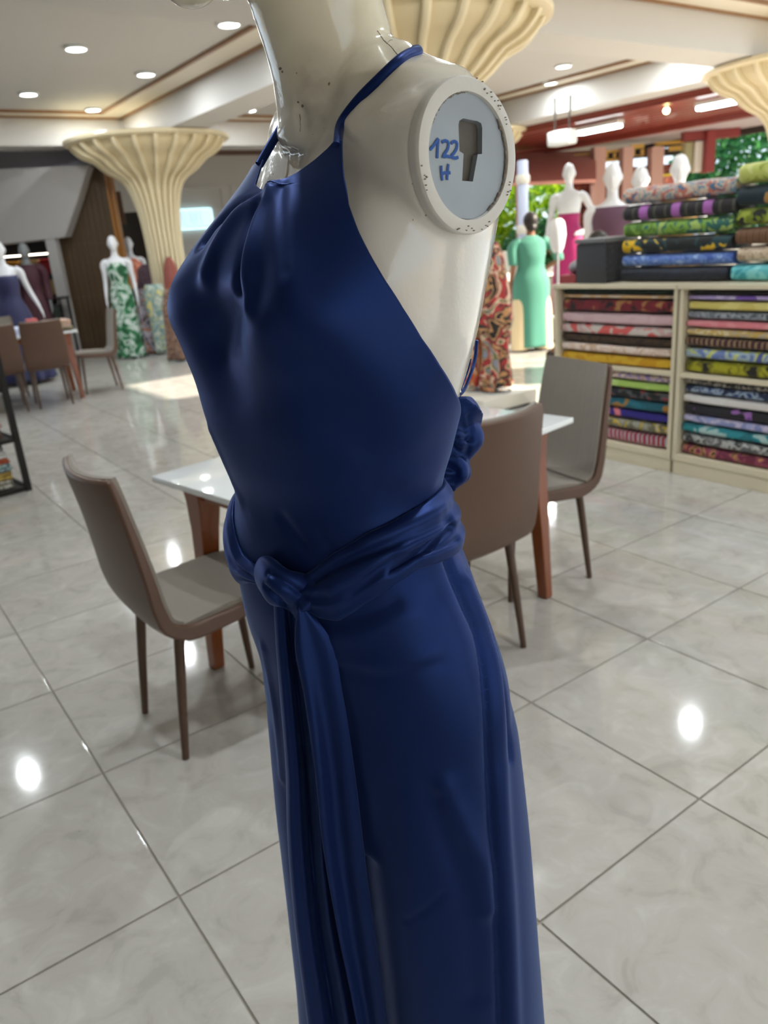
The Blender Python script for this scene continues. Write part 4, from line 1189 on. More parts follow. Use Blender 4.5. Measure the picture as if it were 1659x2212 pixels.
T1 = [
 ('cream blue red', [(196, 174, 156), (110, 140, 158), (206, 186, 168), (190, 110, 92), (70, 110, 140)], .128, 16, 'noise', 'cream fabric roll with blue and red flowers on top of the left stack'),
 ('black purple', [(34, 28, 34), (74, 74, 62), (34, 28, 34), (34, 28, 34), (34, 28, 34), (170, 100, 176)], .122, 1.5, 'wave', 'black fabric roll with mauve bands on the left stack'),
 ('green leaf', [(80, 120, 40), (122, 162, 62), (44, 100, 90), (160, 186, 96)], .120, 11, 'noise', 'green leaf print fabric roll on the left stack'),
 ('black yellow', [(16, 22, 24), (20, 26, 28), (24, 60, 66), (230, 186, 30)], .118, 12, 'noise', 'black fabric roll dotted with yellow flowers on the left stack'),
 ('blue print', [(64, 92, 168), (106, 138, 200), (84, 112, 186), (150, 176, 220)], .100, 16, 'noise', 'bright blue print fabric roll on the left stack'),
 ('midnight', [(20, 24, 38), (28, 34, 52), (14, 18, 28)], .110, 22, 'noise', 'midnight blue fabric roll at the bottom of the left stack')]
T2 = [
 ('yellow green', [(150, 160, 60), (186, 194, 98), (206, 208, 130)], .125, 10, 'noise', 'yellow green fabric roll on top of the right stack'),
 ('petrol', [(12, 36, 46), (14, 40, 52), (16, 44, 56), (180, 132, 70)], .125, 8, 'noise', 'dark petrol fabric roll with orange dots on the right stack'),
 ('lime black', [(24, 30, 12), (120, 136, 34), (160, 172, 60), (30, 36, 16)], .112, 12, 'noise', 'black and lime fabric roll on the right stack'),
 ('brown stripe', [(104, 68, 42), (150, 108, 74), (84, 54, 34)], .112, 9, 'wave', 'brown striped fabric roll on the right stack'),
 ('beige lace', [(196, 172, 146), (214, 194, 170), (170, 144, 118)], .105, 24, 'noise', 'beige patterned fabric roll on the right stack'),
 ('turquoise swirl', [(52, 150, 164), (96, 184, 192), (130, 206, 208)], .110, 14, 'noise', 'turquoise fabric roll at the bottom of the right stack')]
def stack(items, x0, x1, y, group, ends, k):
    z = 1.086
    for i, (nm, cs, h, sc, kd, lb) in reversed(list(enumerate(items))):
        m = print_cloth(nm.replace(' ', '_') + '_print', cs, sc, kd, (1, 1, 1) if kd != 'wave' else (1, .15, .15), seed=i * 1.3 + len(nm), dist=1.0 if kd != 'wave' else 0.3)
        bolt(x0 + ends[i][0], x1 + ends[i][1], y + random.uniform(-.012, .012), z, .20, h * k, m, lb, group, i + 20, True)
        z += h * k * 1.01
stack(T1, -0.505, 0.20, .235, 'fabric rolls stacked on the left cream shelf', [(0.0, 0.0), (0, 0.01), (0.01, .0), (.01, .0), (0.012, 0.015), (0.012, -.01)], 0.755)
stack(T2, 0.230, 1.05, .225, 'fabric rolls stacked on the right cream shelf', [(0.0, 0.0), (-0.002, 0.01), (0.0, .0), (.0, .0), (0.012, 0.015), (-.012, -.01)], 0.84)
# black woven box at the left end of the shelf top
bx_ = thing('woven_box', 'black woven box standing beside the fabric rolls on the shelf', 'box', sp_(-.66, .20, 1.086), SANG)
WOV = print_cloth('black_weave', [(44, 44, 48), (66, 66, 72)], 9, 'wave', (3, 3, 6))
MB().cbox(-.115, .115, -.15, .15, 0, .235, .012).build('body', WOV, bx_)
MB().cbox(-.12, .12, -.155, .155, .236, .262, .006).build('lid', plain('grey_lid', srgb(120, 120, 122), .5), bx_)

# ================================================================== back and left of the hall
WALLW = plain('white_wall', srgb(214, 210, 204), 0.7)
GREYW = plain('grey_plaster', srgb(176, 172, 170), 0.7, vary=0.04, vscale=2)
BROWN = wood('dark_cladding', srgb(70, 52, 32), srgb(92, 70, 44), (16, 16, 1), 0.5)
GOLD = wood('gold_edge_wood', srgb(150, 96, 40), srgb(186, 128, 60), (10, 10, 1), 0.35)
DARK = plain('dark_recess', srgb(52, 44, 38), 0.7)
wb = MB().gbox(4.2, 12.5, 16.9, 17.1, 0, 4.0).build('wall_back', WALLW, None, False); tag(wb, 'white back wall of the hall', 'wall', kind='structure')
for a0 in (5.0, 6.6, 8.2, 9.8):      # panel mouldings
    for (x0, x1, z0, z1) in ((a0, a0 + 1.4, 2.75, 2.80), (a0, a0 + 1.4, 1.0, 1.05), (a0, a0 + .05, 1.05, 2.75), (a0 + 1.35, a0 + 1.4, 1.05, 2.75)):
        MB().gbox(x0, x1, 16.88, 16.9, z0, z1).build('moulding', WALLW, wb, False)
wl = MB().gbox(-9.2, -9.0, -6, 19.5, 0, 3.6).build('wall_left', WALLW, None, False); tag(wl, 'white side wall of the hall far to the left', 'wall', kind='structure')
# slatted tin ceiling behind the columns
TIN = plain('tin_sheet', srgb(176, 174, 178), 0.35, 0.4, bump=0.3, bscale=30)
BRS = plain('brown_slat', srgb(112, 84, 66), 0.5)
cb_ = MB().gbox(-9, 16, 13.62, 19.5, 3.52, 3.6).build('ceiling_back', TIN, None, False); tag(cb_, 'tin ceiling with brown slats behind the columns', 'ceiling', kind='structure')
for k in range(9):
    MB().gbox(-2, 15, 13.9 + k * 0.42, 13.98 + k * 0.42, 3.40, 3.52).build('slat', BRS, cb_, False)
# raking grey stair soffit and clad wall
def slab(pts, Y, th, mb=None):
    mb = mb or MB()
    f = [ony(x, y, Y) for x, y in pts]; g = [p + Vector((0, th, 0)) for p in f]
    return mb.loft([[tuple(p) for p in f], [tuple(p) for p in g]])
ws = slab([(-160, 372), (190, 357), (168, 430), (140, 512), (-160, 545)], 13.0, 0.5).build('wall_stair', GREYW, None, False)
tag(ws, 'grey plastered stair wall under the ceiling at the left', 'wall', kind='structure')
wu = MB().box(-8.5, -3.9, 13.55, 13.75, 2.7, 3.5).build('wall_upper', plain('lilac_plaster', srgb(178, 174, 184), .7), None, False); tag(wu, 'pale lilac wall band above the stair wall', 'wall', kind='structure')
clad = thing('clad_wall', 'dark brown boarded wall with golden edge beside the stair wall', 'wall', (-4.6, 13.3, 0)); clad['kind'] = 'structure'
for k in range(10):
    x = (k - 3) * 0.092
    MB().cbox(x, x + .088, 0, .12, 0, 2.86 - .02 * (k % 2), .004).build('plank', BROWN, clad, False)
for k in range(2):
    MB().cbox(.645 + k * .055, .69 + k * .055, -.03 + k * .02, .12, 0, 2.86, .004).build('edge_strip', GOLD, clad, False)
for z in (0.9, 1.72):
    MB().box(-.27, .64, -.006, 0, z, z + .012).build('cover_strip', plain('strip_bronze', srgb(96, 76, 52), .4), clad, False)
post = MB().cbox(-4.98, -4.82, 13.02, 13.2, 0, 1.9, .004).build('wall_post', GREYW, None, False); tag(post, 'slim grey post below the stair wall', 'post', kind='structure')
an = MB().box(-8.5, -4.62, 15.0, 15.2, 0, 2.6).build('wall_alcove', DARK, None, False); tag(an, 'dark back of the alcove under the stairs', 'wall', kind='structure')
# shelf of cloth under the stairs
al = thing('alcove_shelf', 'dark shelving with coloured cloth and light strips under the stairs', 'shelf', (-7.45, 14.1, 0))
for z in (0.55, 0.95, 1.30, 1.66): MB().box(0, 2.25, 0, .5, z - .015, z).build('shelf_board', DARK, al, False)
for x in (0, 1.1, 2.2): MB().box(x, x + .05, 0, .5, 0, 1.66).build('upright', DARK, al, False)
STRIP = glow('warm_strip', (1.0, 0.86, 0.72), 6.0)
for x in (1.15, 0.1): MB().cbox(x, x + 1.0, .02, .05, 1.625, 1.64, .003).build('light_strip', STRIP, al)
cl = [('red', (176, 36, 40)), ('ochre', (176, 128, 48)), ('tan', (168, 138, 96)), ('amber', (196, 138, 40)), ('brown', (120, 86, 54)), ('sand', (190, 160, 112))]
for i, z in enumerate((0.951, 1.301)):
    for k in range(6):
        nm, c = cl[(k * 2 + i * 3 + (k == 5) * (1 - i) * 1) % 6] if not (i == 1 and k == 5) else cl[0]
        folded('cloth_pile', (-7.45 + .20 + k * .365 + (.03 if k > 2 else 0), 14.30, z), 0, .33, .36, .25, plain('pile_' + nm, srgb(*c), .8), '%s cloth pile on the %s alcove shelf, place %s from the left' % (nm, 'upper' if i else 'lower', ['one', 'two', 'three', 'four', 'five', 'six'][k]), 'cloth pile', 'cloth piles under the stairs', 4)
bt = thing('side_table', 'small black table with dark green cloth under the stairs', 'table', (-4.98, 12.7, 0))
MB().cbox(-.55, .25, -.2, .2, .93, .96, .004).build('table_top', BLK, bt, False)
for x in (-.52, .22):
    for y in (-.17, .17): MB().cbox(x - .015, x + .015, y - .015, y + .015, 0, .93, .003).build('leg', BLK, bt, False)
folded('folded_cloth', (-5.12, 12.7, .45), 0, .5, .34, .40, print_cloth('dark_green_print', [(24, 34, 28), (44, 62, 50), (30, 30, 30)], 14), 'dark green cloth heap under the small black table', 'cloth')
# doorway behind the left column
dr = thing('doorway', 'dark doorway with ceiling lamp left of the ribbed column', 'doorway', tuple(ony(290, 700, 15.5)[:2]) + (0,)); dr['kind'] = 'structure'
MB().box(-.62, .62, 0, .1, 0, 2.25).build('shade_panel', DARK, dr, False)  # solid dark box; the shade inside the doorway is put into its colour
MB().box(-.62, -.52, -.06, 0, 0, 2.25).build('jamb', GOLD, dr, False); MB().box(.52, .62, -.06, 0, 0, 2.25).build('jamb', BROWN, dr, False)
MB().cbox(-.36, -.04, -.14, -.06, 2.12, 2.19, .02).build('lamp', glow('door_lamp', (.75, 1.0, .95), 6.0), dr)
MB().cbox(0.05, .22, -.12, -.06, 1.15, 1.75, .04).build('yellow_lamp', plain('yellow_lamp', srgb(206, 172, 96), .5), dr)  # plain box for a lamp; its yellow glow is only colour
lv = thing('louvre', 'brown slatted louvre above the doorway', 'louvre', tuple(ony(250, 450, 15.3)))
MB().box(-.13, .13, 0, .04, -.28, .28).build('frame', BRS, lv, False)
for k in range(9): MB().box(-.12, .12, -.03, 0, -.26 + k * .06, -.225 + k * .06).build('slat', BRS, lv, False)
# lit sign on the back wall
sg = thing('light_sign', 'small glowing pale blue sign on the back wall', 'sign', tuple(W(7.15, 16.85, 1.93)), GANG)
MB().cbox(-.32, .50, -.05, 0, 0, .42, .05).build('light_box', glow('sign_glow', (.55, .9, 1.0), 0.75), sg)
MK = glow('sign_mark', (.40, .55, .9), 0.45)
for (x0, x1, z0, z1) in ((-.24, -.22, .10, .34), (-.14, -.12, .10, .34), (-.24, -.12, .32, .34), (-.24, -.12, .24, .26), (-.24, -.12, .17, .19), (-.24, -.12, .10, .12), (-.04, -.015, .10, .34), (.03, .055, .10, .34), (.10, .125, .10, .34), (.2, .225, .1, .34), (-.2, .42, .05, .07)):
    MB().box(x0, x1, -.054, -.05, z0, z1).build('mark', MK, sg, False)

# ================================================================== figures
def figure_mesh(arms, voxel=0.010, female=True, seated=False, head=True):
    mb = MB()
    tor = [(.80, .13, .095), (.88, .158, .115), (.95, .160, .115), (1.03, .135, .10), (1.11, .112, .083), (1.20, .124, .095), (1.29, .142, .118), (1.36, .148, .105), (1.42, .158, .078), (1.455, .135, .062), (1.48, .07, .052), (1.51, .048, .048), (1.57, .045, .047), (1.61, .046, .05)]
    mb.loft([[(a * math.cos(t), b * math.sin(t) - (.012 if .85 < z < 1.0 else 0) * math.sin(t), z) for t in np.linspace(0, 2 * math.pi, 28, endpoint=False)] for z, a, b in tor])
    if head:
        mb.ball((0, -.008, 1.675), (.071, .090, .113), 20, 14); mb.ball((0, -.055, 1.60), (.034, .034, .035))
        mb.ball((0, -.098, 1.655), (.011, .016, .022)); mb.ball((0, -.085, 1.615), (.022, .012, .008))
        for s in (1, -1): mb.ball((s * .072, .0, 1.665), (.010, .018, .030))
    for s, (sh, el, wr, ha) in zip((1, -1), arms):
        P = smoothcurve([(s * .13, 0, 1.425), sh, ((sh[0] + el[0]) / 2, (sh[1] + el[1]) / 2, (sh[2] + el[2]) / 2), el, ((el[0] + wr[0]) / 2, (el[1] + wr[1]) / 2, (el[2] + wr[2]) / 2), wr], 22)
        mb.tube(P, np.interp(np.linspace(0, 1, 22), [0, .15, .35, .55, .75, 1], [.05, .047, .040, .034, .031, .022]), 14)
        w, h = Vector(wr), Vector(ha); d = (h - w).normalized(); sd = d.cross(Vector((1, 0, 0))).normalized(); 
        pal = w + d * .045
        mb.tube([w, w + d * .03, w + d * .085], [.021, .030, .028], 12, flat=.6, up=(1, 0, 0))
        for k, (o, ln) in enumerate(((-.021, .075), (-.007, .085), (.007, .08), (.021, .062))):
            b0 = w + d * .075 + sd * o
            mb.tube([b0, b0 + d * ln * .5 + Vector((0, -.004, 0)), b0 + d * ln + Vector((-.012 * s, -.008, 0))], [.0095, .009, .0075], 8)
        b0 = w + d * .025 - sd * .024
        mb.tube([b0, b0 + d * .03 - sd * .018, b0 + d * .058 - sd * .020], [.011, .010, .008], 8)
    for s in (1, -1):
        if seated: P = [(s * .085, 0, .88), (s * .10, -.40, .86), (s * .10, -.42, .45), (s * .10, -.40, .42)]
        else: P = [(s * .082, 0, .87), (s * .088, -.005, .66), (s * .085, -.01, .48), (s * .082, .012, .30), (s * .08, .01, .09)]
        mb.tube(smoothcurve(P, 18), np.interp(np.linspace(0, 1, 18), [0, .3, .5, .7, 1], [.088, .072, .052, .050, .034]), 16)
        if not seated: mb.tube([(s * .08, .03, .05), (s * .083, -.05, .04), (s * .087, -.15, .025)], [.036, .036, .022], 12, flat=.8)
    return remesh(mb, voxel, 6)
def gown(rings, folds=9, amp=.10, ph=0.0, zf=0.85, n=72):
    """cloth hanging round a body: rings of height, half width, half depth from the top down; folds deepen below zf"""
    rr = []
    for z, a, b, *o in rings:
        ox, oy = (o + [0, 0])[:2]
        k = max(0.0, min(1.0, (zf - z) / max(zf, .01)))
        rr.append([(ox + a * math.cos(t) * (1 + amp * k * math.sin(folds * t + ph)), oy + b * math.sin(t) * (1 + amp * k * math.sin(folds * t + ph)), z) for t in np.linspace(0, 2 * math.pi, n, endpoint=False)])
    P = np.array(rr); out = []
    for j in range(P.shape[1]): out.append(smoothcurve(P[:, j], 4 * len(rings)))
    return MB().grid(np.array(out), cu=True)
FIGW = plain('figure_white', srgb(226, 226, 230), 0.28, coat=.3)
DOWN = lambda dx=.0: [((s * .175, 0, 1.405), (s * (.205 + dx), .02, 1.13), (s * (.225 + dx * 1.6), -.03, .90), (s * (.228 + dx * 1.6), -.05, .78)) for s in (1, -1)]
fig_me = figure_mesh(DOWN()); fig_me.materials.append(FIGW)
fig_out = figure_mesh([((s * .175, 0, 1.405), (s * .25, .03, 1.15), (s * .33, -.04, .95), (s * .36, -.06, .84)) for s in (1, -1)]); fig_out.materials.append(FIGW)
STAND = plain('stand_glass', srgb(190, 196, 200), .1, .6)
def dressed(label, loc, ang, rings, m, me=fig_me, group='white shop mannequins', sc=1.0, part='dress', extra=None, **kw):
    t = thing('mannequin', label, 'mannequin', loc, R(ang), group); t.scale = (sc, sc, sc)
    link('body', me, t)
    if rings: 
        o = gown(rings, **kw).build(part, m, t); o.modifiers.new('thickness', 'SOLIDIFY').thickness = .004
    if extra: extra(t)
    MB().lathe([(.15, 0), (.155, .004), (.15, .010), (.02, .012)], 28).build('base_plate', STAND, t)
    return t
GREENP = print_cloth('green_leaf_dress', [(20, 78, 46), (40, 116, 70), (150, 178, 160), (206, 216, 208), (30, 96, 58)], 5.5, dist=1.5)
dressed('white mannequin in a green and white leaf print gown by the left column', onz(288, 772), 8,
        [(1.40, .105, .100), (1.33, .146, .125), (1.25, .148, .126), (1.12, .122, .092), (1.0, .155, .115), (.88, .172, .126), (.60, .175, .14), (.35, .18, .15), (.12, .195, .17), (.02, .205, .18)], GREENP, folds=8, amp=.12)
CORAL = print_cloth('coral_top', [(206, 110, 84), (224, 150, 120), (196, 84, 64)], 12)
dressed('white mannequin in a coral top standing behind the green gown', onz(316, 747), 18,
        [(1.44, .10, .085), (1.36, .155, .112), (1.25, .148, .124), (1.10, .13, .10), (.95, .178, .132), (.60, .19, .15), (.25, .21, .17)], CORAL)
NAVYD = plain('navy_cloth', srgb(28, 32, 78), .6, sheen=.2)
pn = ony(6, 580, 10.3)
dressed('white mannequin in a strapless navy dress cut by the left edge', (pn.x, pn.y, 0), 20,
        [(1.36, .146, .118), (1.28, .150, .128), (1.10, .126, .095), (.95, .185, .14), (.6, .25, .2), (.3, .30, .25), (.05, .34, .29)], NAVYD, me=fig_out, folds=10)
MARO = plain('maroon_cloth', srgb(64, 26, 38), .7)
pm = ony(60, 580, 12.2)
GREYF = plain('figure_grey', srgb(120, 122, 124), .5)
def sleeves(m, a, ln=.5):
    def f(t):
        for s, (sh, el, wr, ha) in zip((1, -1), a):
            q = smoothcurve([(s * .12, 0, 1.43), sh, el, wr], 24)[:int(24 * ln)]
            MB().tube(q, np.linspace(.062, .052, len(q)), 16, cap=False).build('sleeve', m, t).modifiers.new('thickness', 'SOLIDIFY').thickness = .004
    return f
fg2 = fig_me.copy(); fg2.materials.clear(); fg2.materials.append(GREYF)
dressed('grey headed mannequin in a maroon dress under the stairs', (pm.x, pm.y, 0), 10,
        [(1.47, .075, .06), (1.44, .150, .082), (1.36, .158, .115), (1.25, .155, .128), (1.10, .135, .10), (.95, .18, .14), (.6, .21, .17), (.2, .24, .2)], MARO, me=fg2, extra=sleeves(MARO, DOWN(), .95))

# draped print garments by the column, on headless forms
def draped(label, px, py, sc, rings, m, folds=7, amp=.16, top=None, ang=0, Y=None):
    p = onz(px, py) if Y is None else Vector((*ony(px, py, Y)[:2], 0))
    t = thing('draped_garment', label, 'garment', p, R(ang), 'printed garments on stands')
    MB().lathe([(.13, 0), (.13, .01), (.018, .014), (.016, rings[0][0] - .02)], 20).build('stand', STAND, t)
    o = gown(rings, folds, amp, zf=rings[0][0]).build('cloth', m, t); o.modifiers.new('thickness', 'SOLIDIFY').thickness = .004
    if top: MB().lathe(top, 20).build('form', plain('form_cover', srgb(60, 44, 50), .8), t)
    return t
PLUM = print_cloth('plum_speckle', [(66, 44, 56), (92, 66, 76), (52, 34, 46)], 30)
draped('plum speckled blouse on a stand among the printed garments', 345, 757, 1, [(1.34, .03, .03), (1.28, .12, .08), (1.15, .15, .10), (1.0, .18, .12), (.88, .20, .13)], PLUM)
GREYFL = print_cloth('grey_flower_skirt', [(58, 56, 70), (120, 116, 130), (168, 160, 168), (80, 64, 66), (186, 120, 80)], 9)
draped('grey flowered skirt next to the green gown', 325, 766, 1, [(1.0, .10, .08), (.85, .14, .11), (.5, .155, .13), (.03, .17, .14)], GREYFL)
CRMG = print_cloth('cream_green_print', [(196, 200, 186), (160, 176, 164), (120, 148, 146), (206, 196, 130)], 8)
draped('cream and sage printed trousers beside the grey flowered skirt', 356, 766, 1, [(1.05, .12, .10), (.9, .16, .12), (.5, .13, .11), (.04, .12, .10)], CRMG, folds=5)
LEOP = print_cloth('brown_speckle', [(74, 50, 42), (140, 108, 90), (96, 64, 54), (168, 134, 112)], 34)
draped('brown speckled skirt nearest the navy bodice on the left', 398, 778, 1, [(1.0, .12, .10), (.8, .18, .14), (.4, .20, .17), (.03, .22, .19)], LEOP)
RUSTC = plain('rust_cloth', srgb(150, 84, 74), .8)
draped('rust red cloth on a stand behind the brown skirt', 396, 758, 1, [(1.42, .03, .03), (1.34, .07, .05), (1.1, .12, .09), (.8, .14, .1)], RUSTC)

# ---- right side: printed robes on a white platform in the sun
PODW = plain('platform_white', srgb(236, 232, 220), .4)
pp = onz(1050, 884)
pod = thing('platform', 'low white display platform in the sun behind the mannequin', 'platform', pp, GANG)
MB().cbox(-.22, .42, -.20, .62, 0.02, .13, .006).build('top_block', PODW, pod); MB().cbox(-.18, .38, -.16, .58, 0, .02, .002).build('foot', DARK, pod, False)
F1 = print_cloth('robe_print_dark', [(40, 36, 34), (214, 160, 110), (70, 66, 60), (190, 60, 60), (226, 200, 170), (120, 120, 70), (150, 150, 170)], 4.5, dist=2)
F2 = print_cloth('robe_print_rust', [(190, 60, 44), (206, 120, 70), (226, 190, 150), (150, 44, 40)], 4, dist=2)
F3 = print_cloth('robe_print_peach', [(232, 184, 140), (214, 140, 96), (190, 110, 90), (240, 214, 180)], 3.5, dist=2)
for (px, lb, m, rings, yy) in ((1066, 'dark flowered robe on the sunny white platform', F1, [(1.22, .03, .03), (1.16, .07, .06), (1.0, .10, .09), (.8, .13, .10), (.6, .15, .12), (.45, .11, .10), (.05, .13, .12)], 6.6),
                               (1022, 'rust and peach robe beside the white mannequin back', F2, [(1.10, .03, .03), (1.0, .08, .07), (.8, .10, .09), (.5, .11, .10), (.05, .12, .11)], 6.75),
                               (1046, 'peach flowered robe between the two darker robes', F3, [(1.15, .03, .03), (1.08, .06, .05), (.9, .08, .07), (.6, .09, .08), (.05, .09, .08)], 7.0)):
    q = ony(px, 600, yy)
    t = draped(lb, px, 600, 1, rings, m, 6, .2, Y=yy); t.location.z = .13
    for ch in t.children:
        if ch.name.startswith('stand'): ch.scale.z = .93

# ---- woman in green seen from behind
wp = onz(1149, 757)
TEAL = plain('teal_tunic', srgb(72, 140, 120), .75, sheen=.2, vary=.03)
SKIN = plain('brown_skin', srgb(150, 100, 74), .5)
HAIR = plain('black_hair', srgb(34, 24, 22), .45, bump=.4, bscale=200)
CREAMT = plain('cream_trousers', srgb(226, 206, 168), .7)
warm = [((.170, 0, 1.405), (.205, .02, 1.14), (.215, -.06, .92), (.215, -.09, .80)), ((-.170, 0, 1.405), (-.30, .05, 1.18), (-.16, -.10, 1.04), (-.08, -.16, 1.03))]
wm = figure_mesh(warm); wm.materials.append(SKIN)
person = thing('person', 'person in a long teal tunic and cream trousers standing with back turned, hand on hip', 'person', wp, R(180 + 6)); person.scale = (1.08, .95, .892)
link('body', wm, person)
hb = MB().ball((0, .012, 1.695), (.082, .098, .108), 20, 14); hb.ball((0, .05, 1.62), (.066, .052, .07)); hb.ball((0, .075, 1.60), (.04, .04, .045))
hm = remesh(hb, .009, 5); hm.materials.append(HAIR); link('hair', hm, person)
o = gown([(1.505, .062, .060), (1.47, .10, .072), (1.44, .165, .095), (1.36, .168, .118), (1.25, .158, .130), (1.11, .150, .108), (.95, .195, .145), (.6, .200, .15), (.3, .198, .15), (.06, .198, .15)], 6, .04).build('tunic', TEAL, person); o.modifiers.new('thickness', 'SOLIDIFY').thickness = .004
sleeves(TEAL, warm, .62)(person)
for s in (1, -1):
    MB().grid([[(s * np.interp(z, [0, .6, .9], [.142, .130, .09]) + k * .10 * math.cos(t), k * .12 * math.sin(t), z) for t in np.linspace(0, 2 * math.pi, 24, endpoint=False)] for z, k in zip(np.linspace(.03, .92, 10), (1, 1, 1, 1, 1, 1, .97, .9, .75, .5))], cv=True).build('trouser_leg', CREAMT, person)
    for sgn in (1,):
        MB().tube([(s * .08, .03, .03), (s * .083, -.05, .03), (s * .087, -.14, .02)], [.038, .038, .024], 12, flat=.8).build('shoe', HAIR, person)

# ---- magenta skirt mannequin and others behind the rolls
FUCH = plain('magenta_cloth', srgb(176, 22, 104), .6, sheen=.3)
pk = ony(1229, 470, 10.3)
arm_h = [((.175, 0, 1.405), (.29, .03, 1.2), (.23, -.10, 1.02), (.17, -.15, 1.0)), ((-.175, 0, 1.405), (-.24, .03, 1.15), (-.27, -.04, .92), (-.28, -.06, .80))]
fh = figure_mesh(arm_h); fh.materials.append(FIGW)
dressed('white mannequin in a magenta skirt behind the fabric shelf', (pk.x, pk.y, .30), -25, [(1.22, .128, .10), (1.10, .122, .094), (1.0, .155, .12), (.9, .172, .13), (.6, .18, .14), (.35, .19, .15)], FUCH, me=fh, sc=1.03, part='skirt', folds=6)
pk2 = thing('platform', 'white box platform under the magenta skirt mannequin', 'platform', (pk.x, pk.y, 0))
MB().cbox(-.22, .30, -.22, .25, 0.02, .30, .01).build('top_block', PODW, pk2); MB().cbox(-.2, .28, -.2, .23, 0, .02, .002).build('foot', DARK, pk2, False)
hf = thing('hip_form', 'white half body form left of the magenta skirt', 'display form', tuple(ony(1204, 560, 8.6)[:2]) + (0,)); hf.scale = (.8, .8, 1.0)
MB().lathe([(.13, 0), (.13, .012), (.02, .016), (.02, 1.17)], 24).build('stand', STAND, hf)
MB().loft([[(a * math.cos(t), b * math.sin(t), z) for t in np.linspace(0, 2 * math.pi, 28, endpoint=False)] for z, a, b in ((1.16, .05, .05), (1.2, .08, .07), (1.27, .10, .08), (1.34, .115, .09), (1.42, .105, .08), (1.47, .09, .07), (1.5, .05, .04))]).build('form', FIGW, hf)
for (px, py, Y, lb, c, nm) in ((1322, 350, 7.5, 'white mannequin head left of two others above the fabric rolls', (92, 60, 80), 'plum'), (1381, 358, 8.0, 'white mannequin head in the middle above the fabric rolls', (60, 80, 90), 'slate'), (1464, 332, 7.6, 'white mannequin head with yellow light behind, right above the fabric rolls', (150, 120, 70), 'sand')):
    q = ony(px, 470, Y); top = ony(px, py, Y).z
    dressed(lb, (q.x, q.y, 0), -20, [(1.44, .15, .08), (1.36, .16, .118), (1.1, .13, .1), (.95, .18, .14), (.5, .2, .16), (.2, .22, .18)], plain(nm + '_dress', srgb(*c), .7), sc=top / 1.788)
# seated person behind the shelf
sp2 = ony(1290, 520, 6.0)
s2 = thing('person', 'dark haired person sitting behind the woven box, only the head showing', 'person', (sp2.x, sp2.y, -.42), R(200))
sm_ = figure_mesh([((s * .17, 0, 1.405), (s * .2, -.05, 1.15), (s * .12, -.28, 1.0), (s * .08, -.36, .99)) for s in (1, -1)], seated=True); sm_.materials.append(SKIN)
link('body', sm_, s2)
hm2 = hm.copy(); link('hair', hm2, s2)
PEACH = plain('peach_blouse', srgb(214, 150, 120), .7)
o = gown([(1.48, .09, .066), (1.44, .162, .088), (1.36, .162, .118), (1.25, .155, .125), (1.1, .14, .105), (.9, .18, .135)], 6, .03).build('blouse', PEACH, s2); o.modifiers.new('thickness', 'SOLIDIFY').thickness = .004
o = MB().tube([(-.09, 0, .86), (-.1, -.40, .84), (-.1, -.41, .46)], [.10, .085, .07], 16).build('trousers', DARK, s2); MB().tube([(.09, 0, .86), (.1, -.40, .84), (.1, -.41, .46)], [.10, .085, .07], 16).build('trousers', DARK, s2)
st_ = thing('stool', 'dark round stool under the sitting person', 'stool', (sp2.x, sp2.y, 0))
MB().lathe([(.17, .335), (.18, .35), (.17, .37)], 28).build('seat', DARK, st_)
for k in range(4): MB().tube([(.11 * math.cos(k * 1.57 + .8), .11 * math.sin(k * 1.57 + .8), .34), (.16 * math.cos(k * 1.57 + .8), .16 * math.sin(k * 1.57 + .8), 0)], .014, 10).build('leg', DARK, st_)
# counter left of the woman
cp_ = ony(1092, 640, 10.6)
ct = thing('counter', 'white topped dark counter behind the person in teal', 'counter', (cp_.x, cp_.y, 0), GANG)
MB().cbox(-.6, 1.1, -.3, .3, .80, .90, .01).build('counter_top', PODW, ct); MB().cbox(-.56, 1.06, -.26, .26, 0, .80, .01).build('cabinet', plain('maroon_panel', srgb(64, 34, 32), .5), ct)
MB().cbox(.0, .3, -.2, .1, .90, 1.16, .01).build('white_carton', PODW, ct)
pe = thing('parcel', 'red and white goods on the counter end near the magenta skirt', 'parcel', tuple(sp_(-.86, .2, 1.086)), SANG)
MB().cbox(-.06, .075, -.14, .14, 0, .05, .006).build('carton', plain('red_carton', srgb(150, 60, 66), .6), pe); MB().ball((.0, 0, .09), (.06, .10, .05)).build('bag', plain('grey_bag', srgb(150, 146, 150), .4), pe)

# ================================================================== open veranda and the yard on the right
RED = wood('red_board', srgb(120, 44, 34), srgb(150, 62, 46), (12, 1, 1), .4)
LIL = plain('lilac_ceiling', srgb(176, 166, 172), .6, vary=.06, vscale=2)
cv = MB().gbox(11.0, 13.7, 5.6, 19.5, 3.05, 3.15).build('ceiling_veranda', RED, None, False); tag(cv, 'red boarded veranda ceiling at the right', 'ceiling', kind='structure')
for k in range(9): MB().gbox(11.04 + k * .295, 11.04 + k * .295 + .22, 5.6, 16.5, 3.0, 3.05).build('board', RED, cv, False)
cg = MB().gbox(13.7, 16.6, 5.6, 19.5, 3.0, 3.1).build('ceiling_eave', LIL, None, False); tag(cg, 'pale lilac eave ceiling beyond the red boards', 'ceiling', kind='structure')
MB().gbox(13.62, 13.8, 5.6, 19.5, 2.9, 3.0).build('eave_beam', RED, cg, False); MB().gbox(16.45, 16.65, 5.6, 19.5, 2.88, 3.0).build('fascia', DARK, cg, False)
TUBE = glow('tube_glow', (.80, 1.0, 1.0), 14.0)
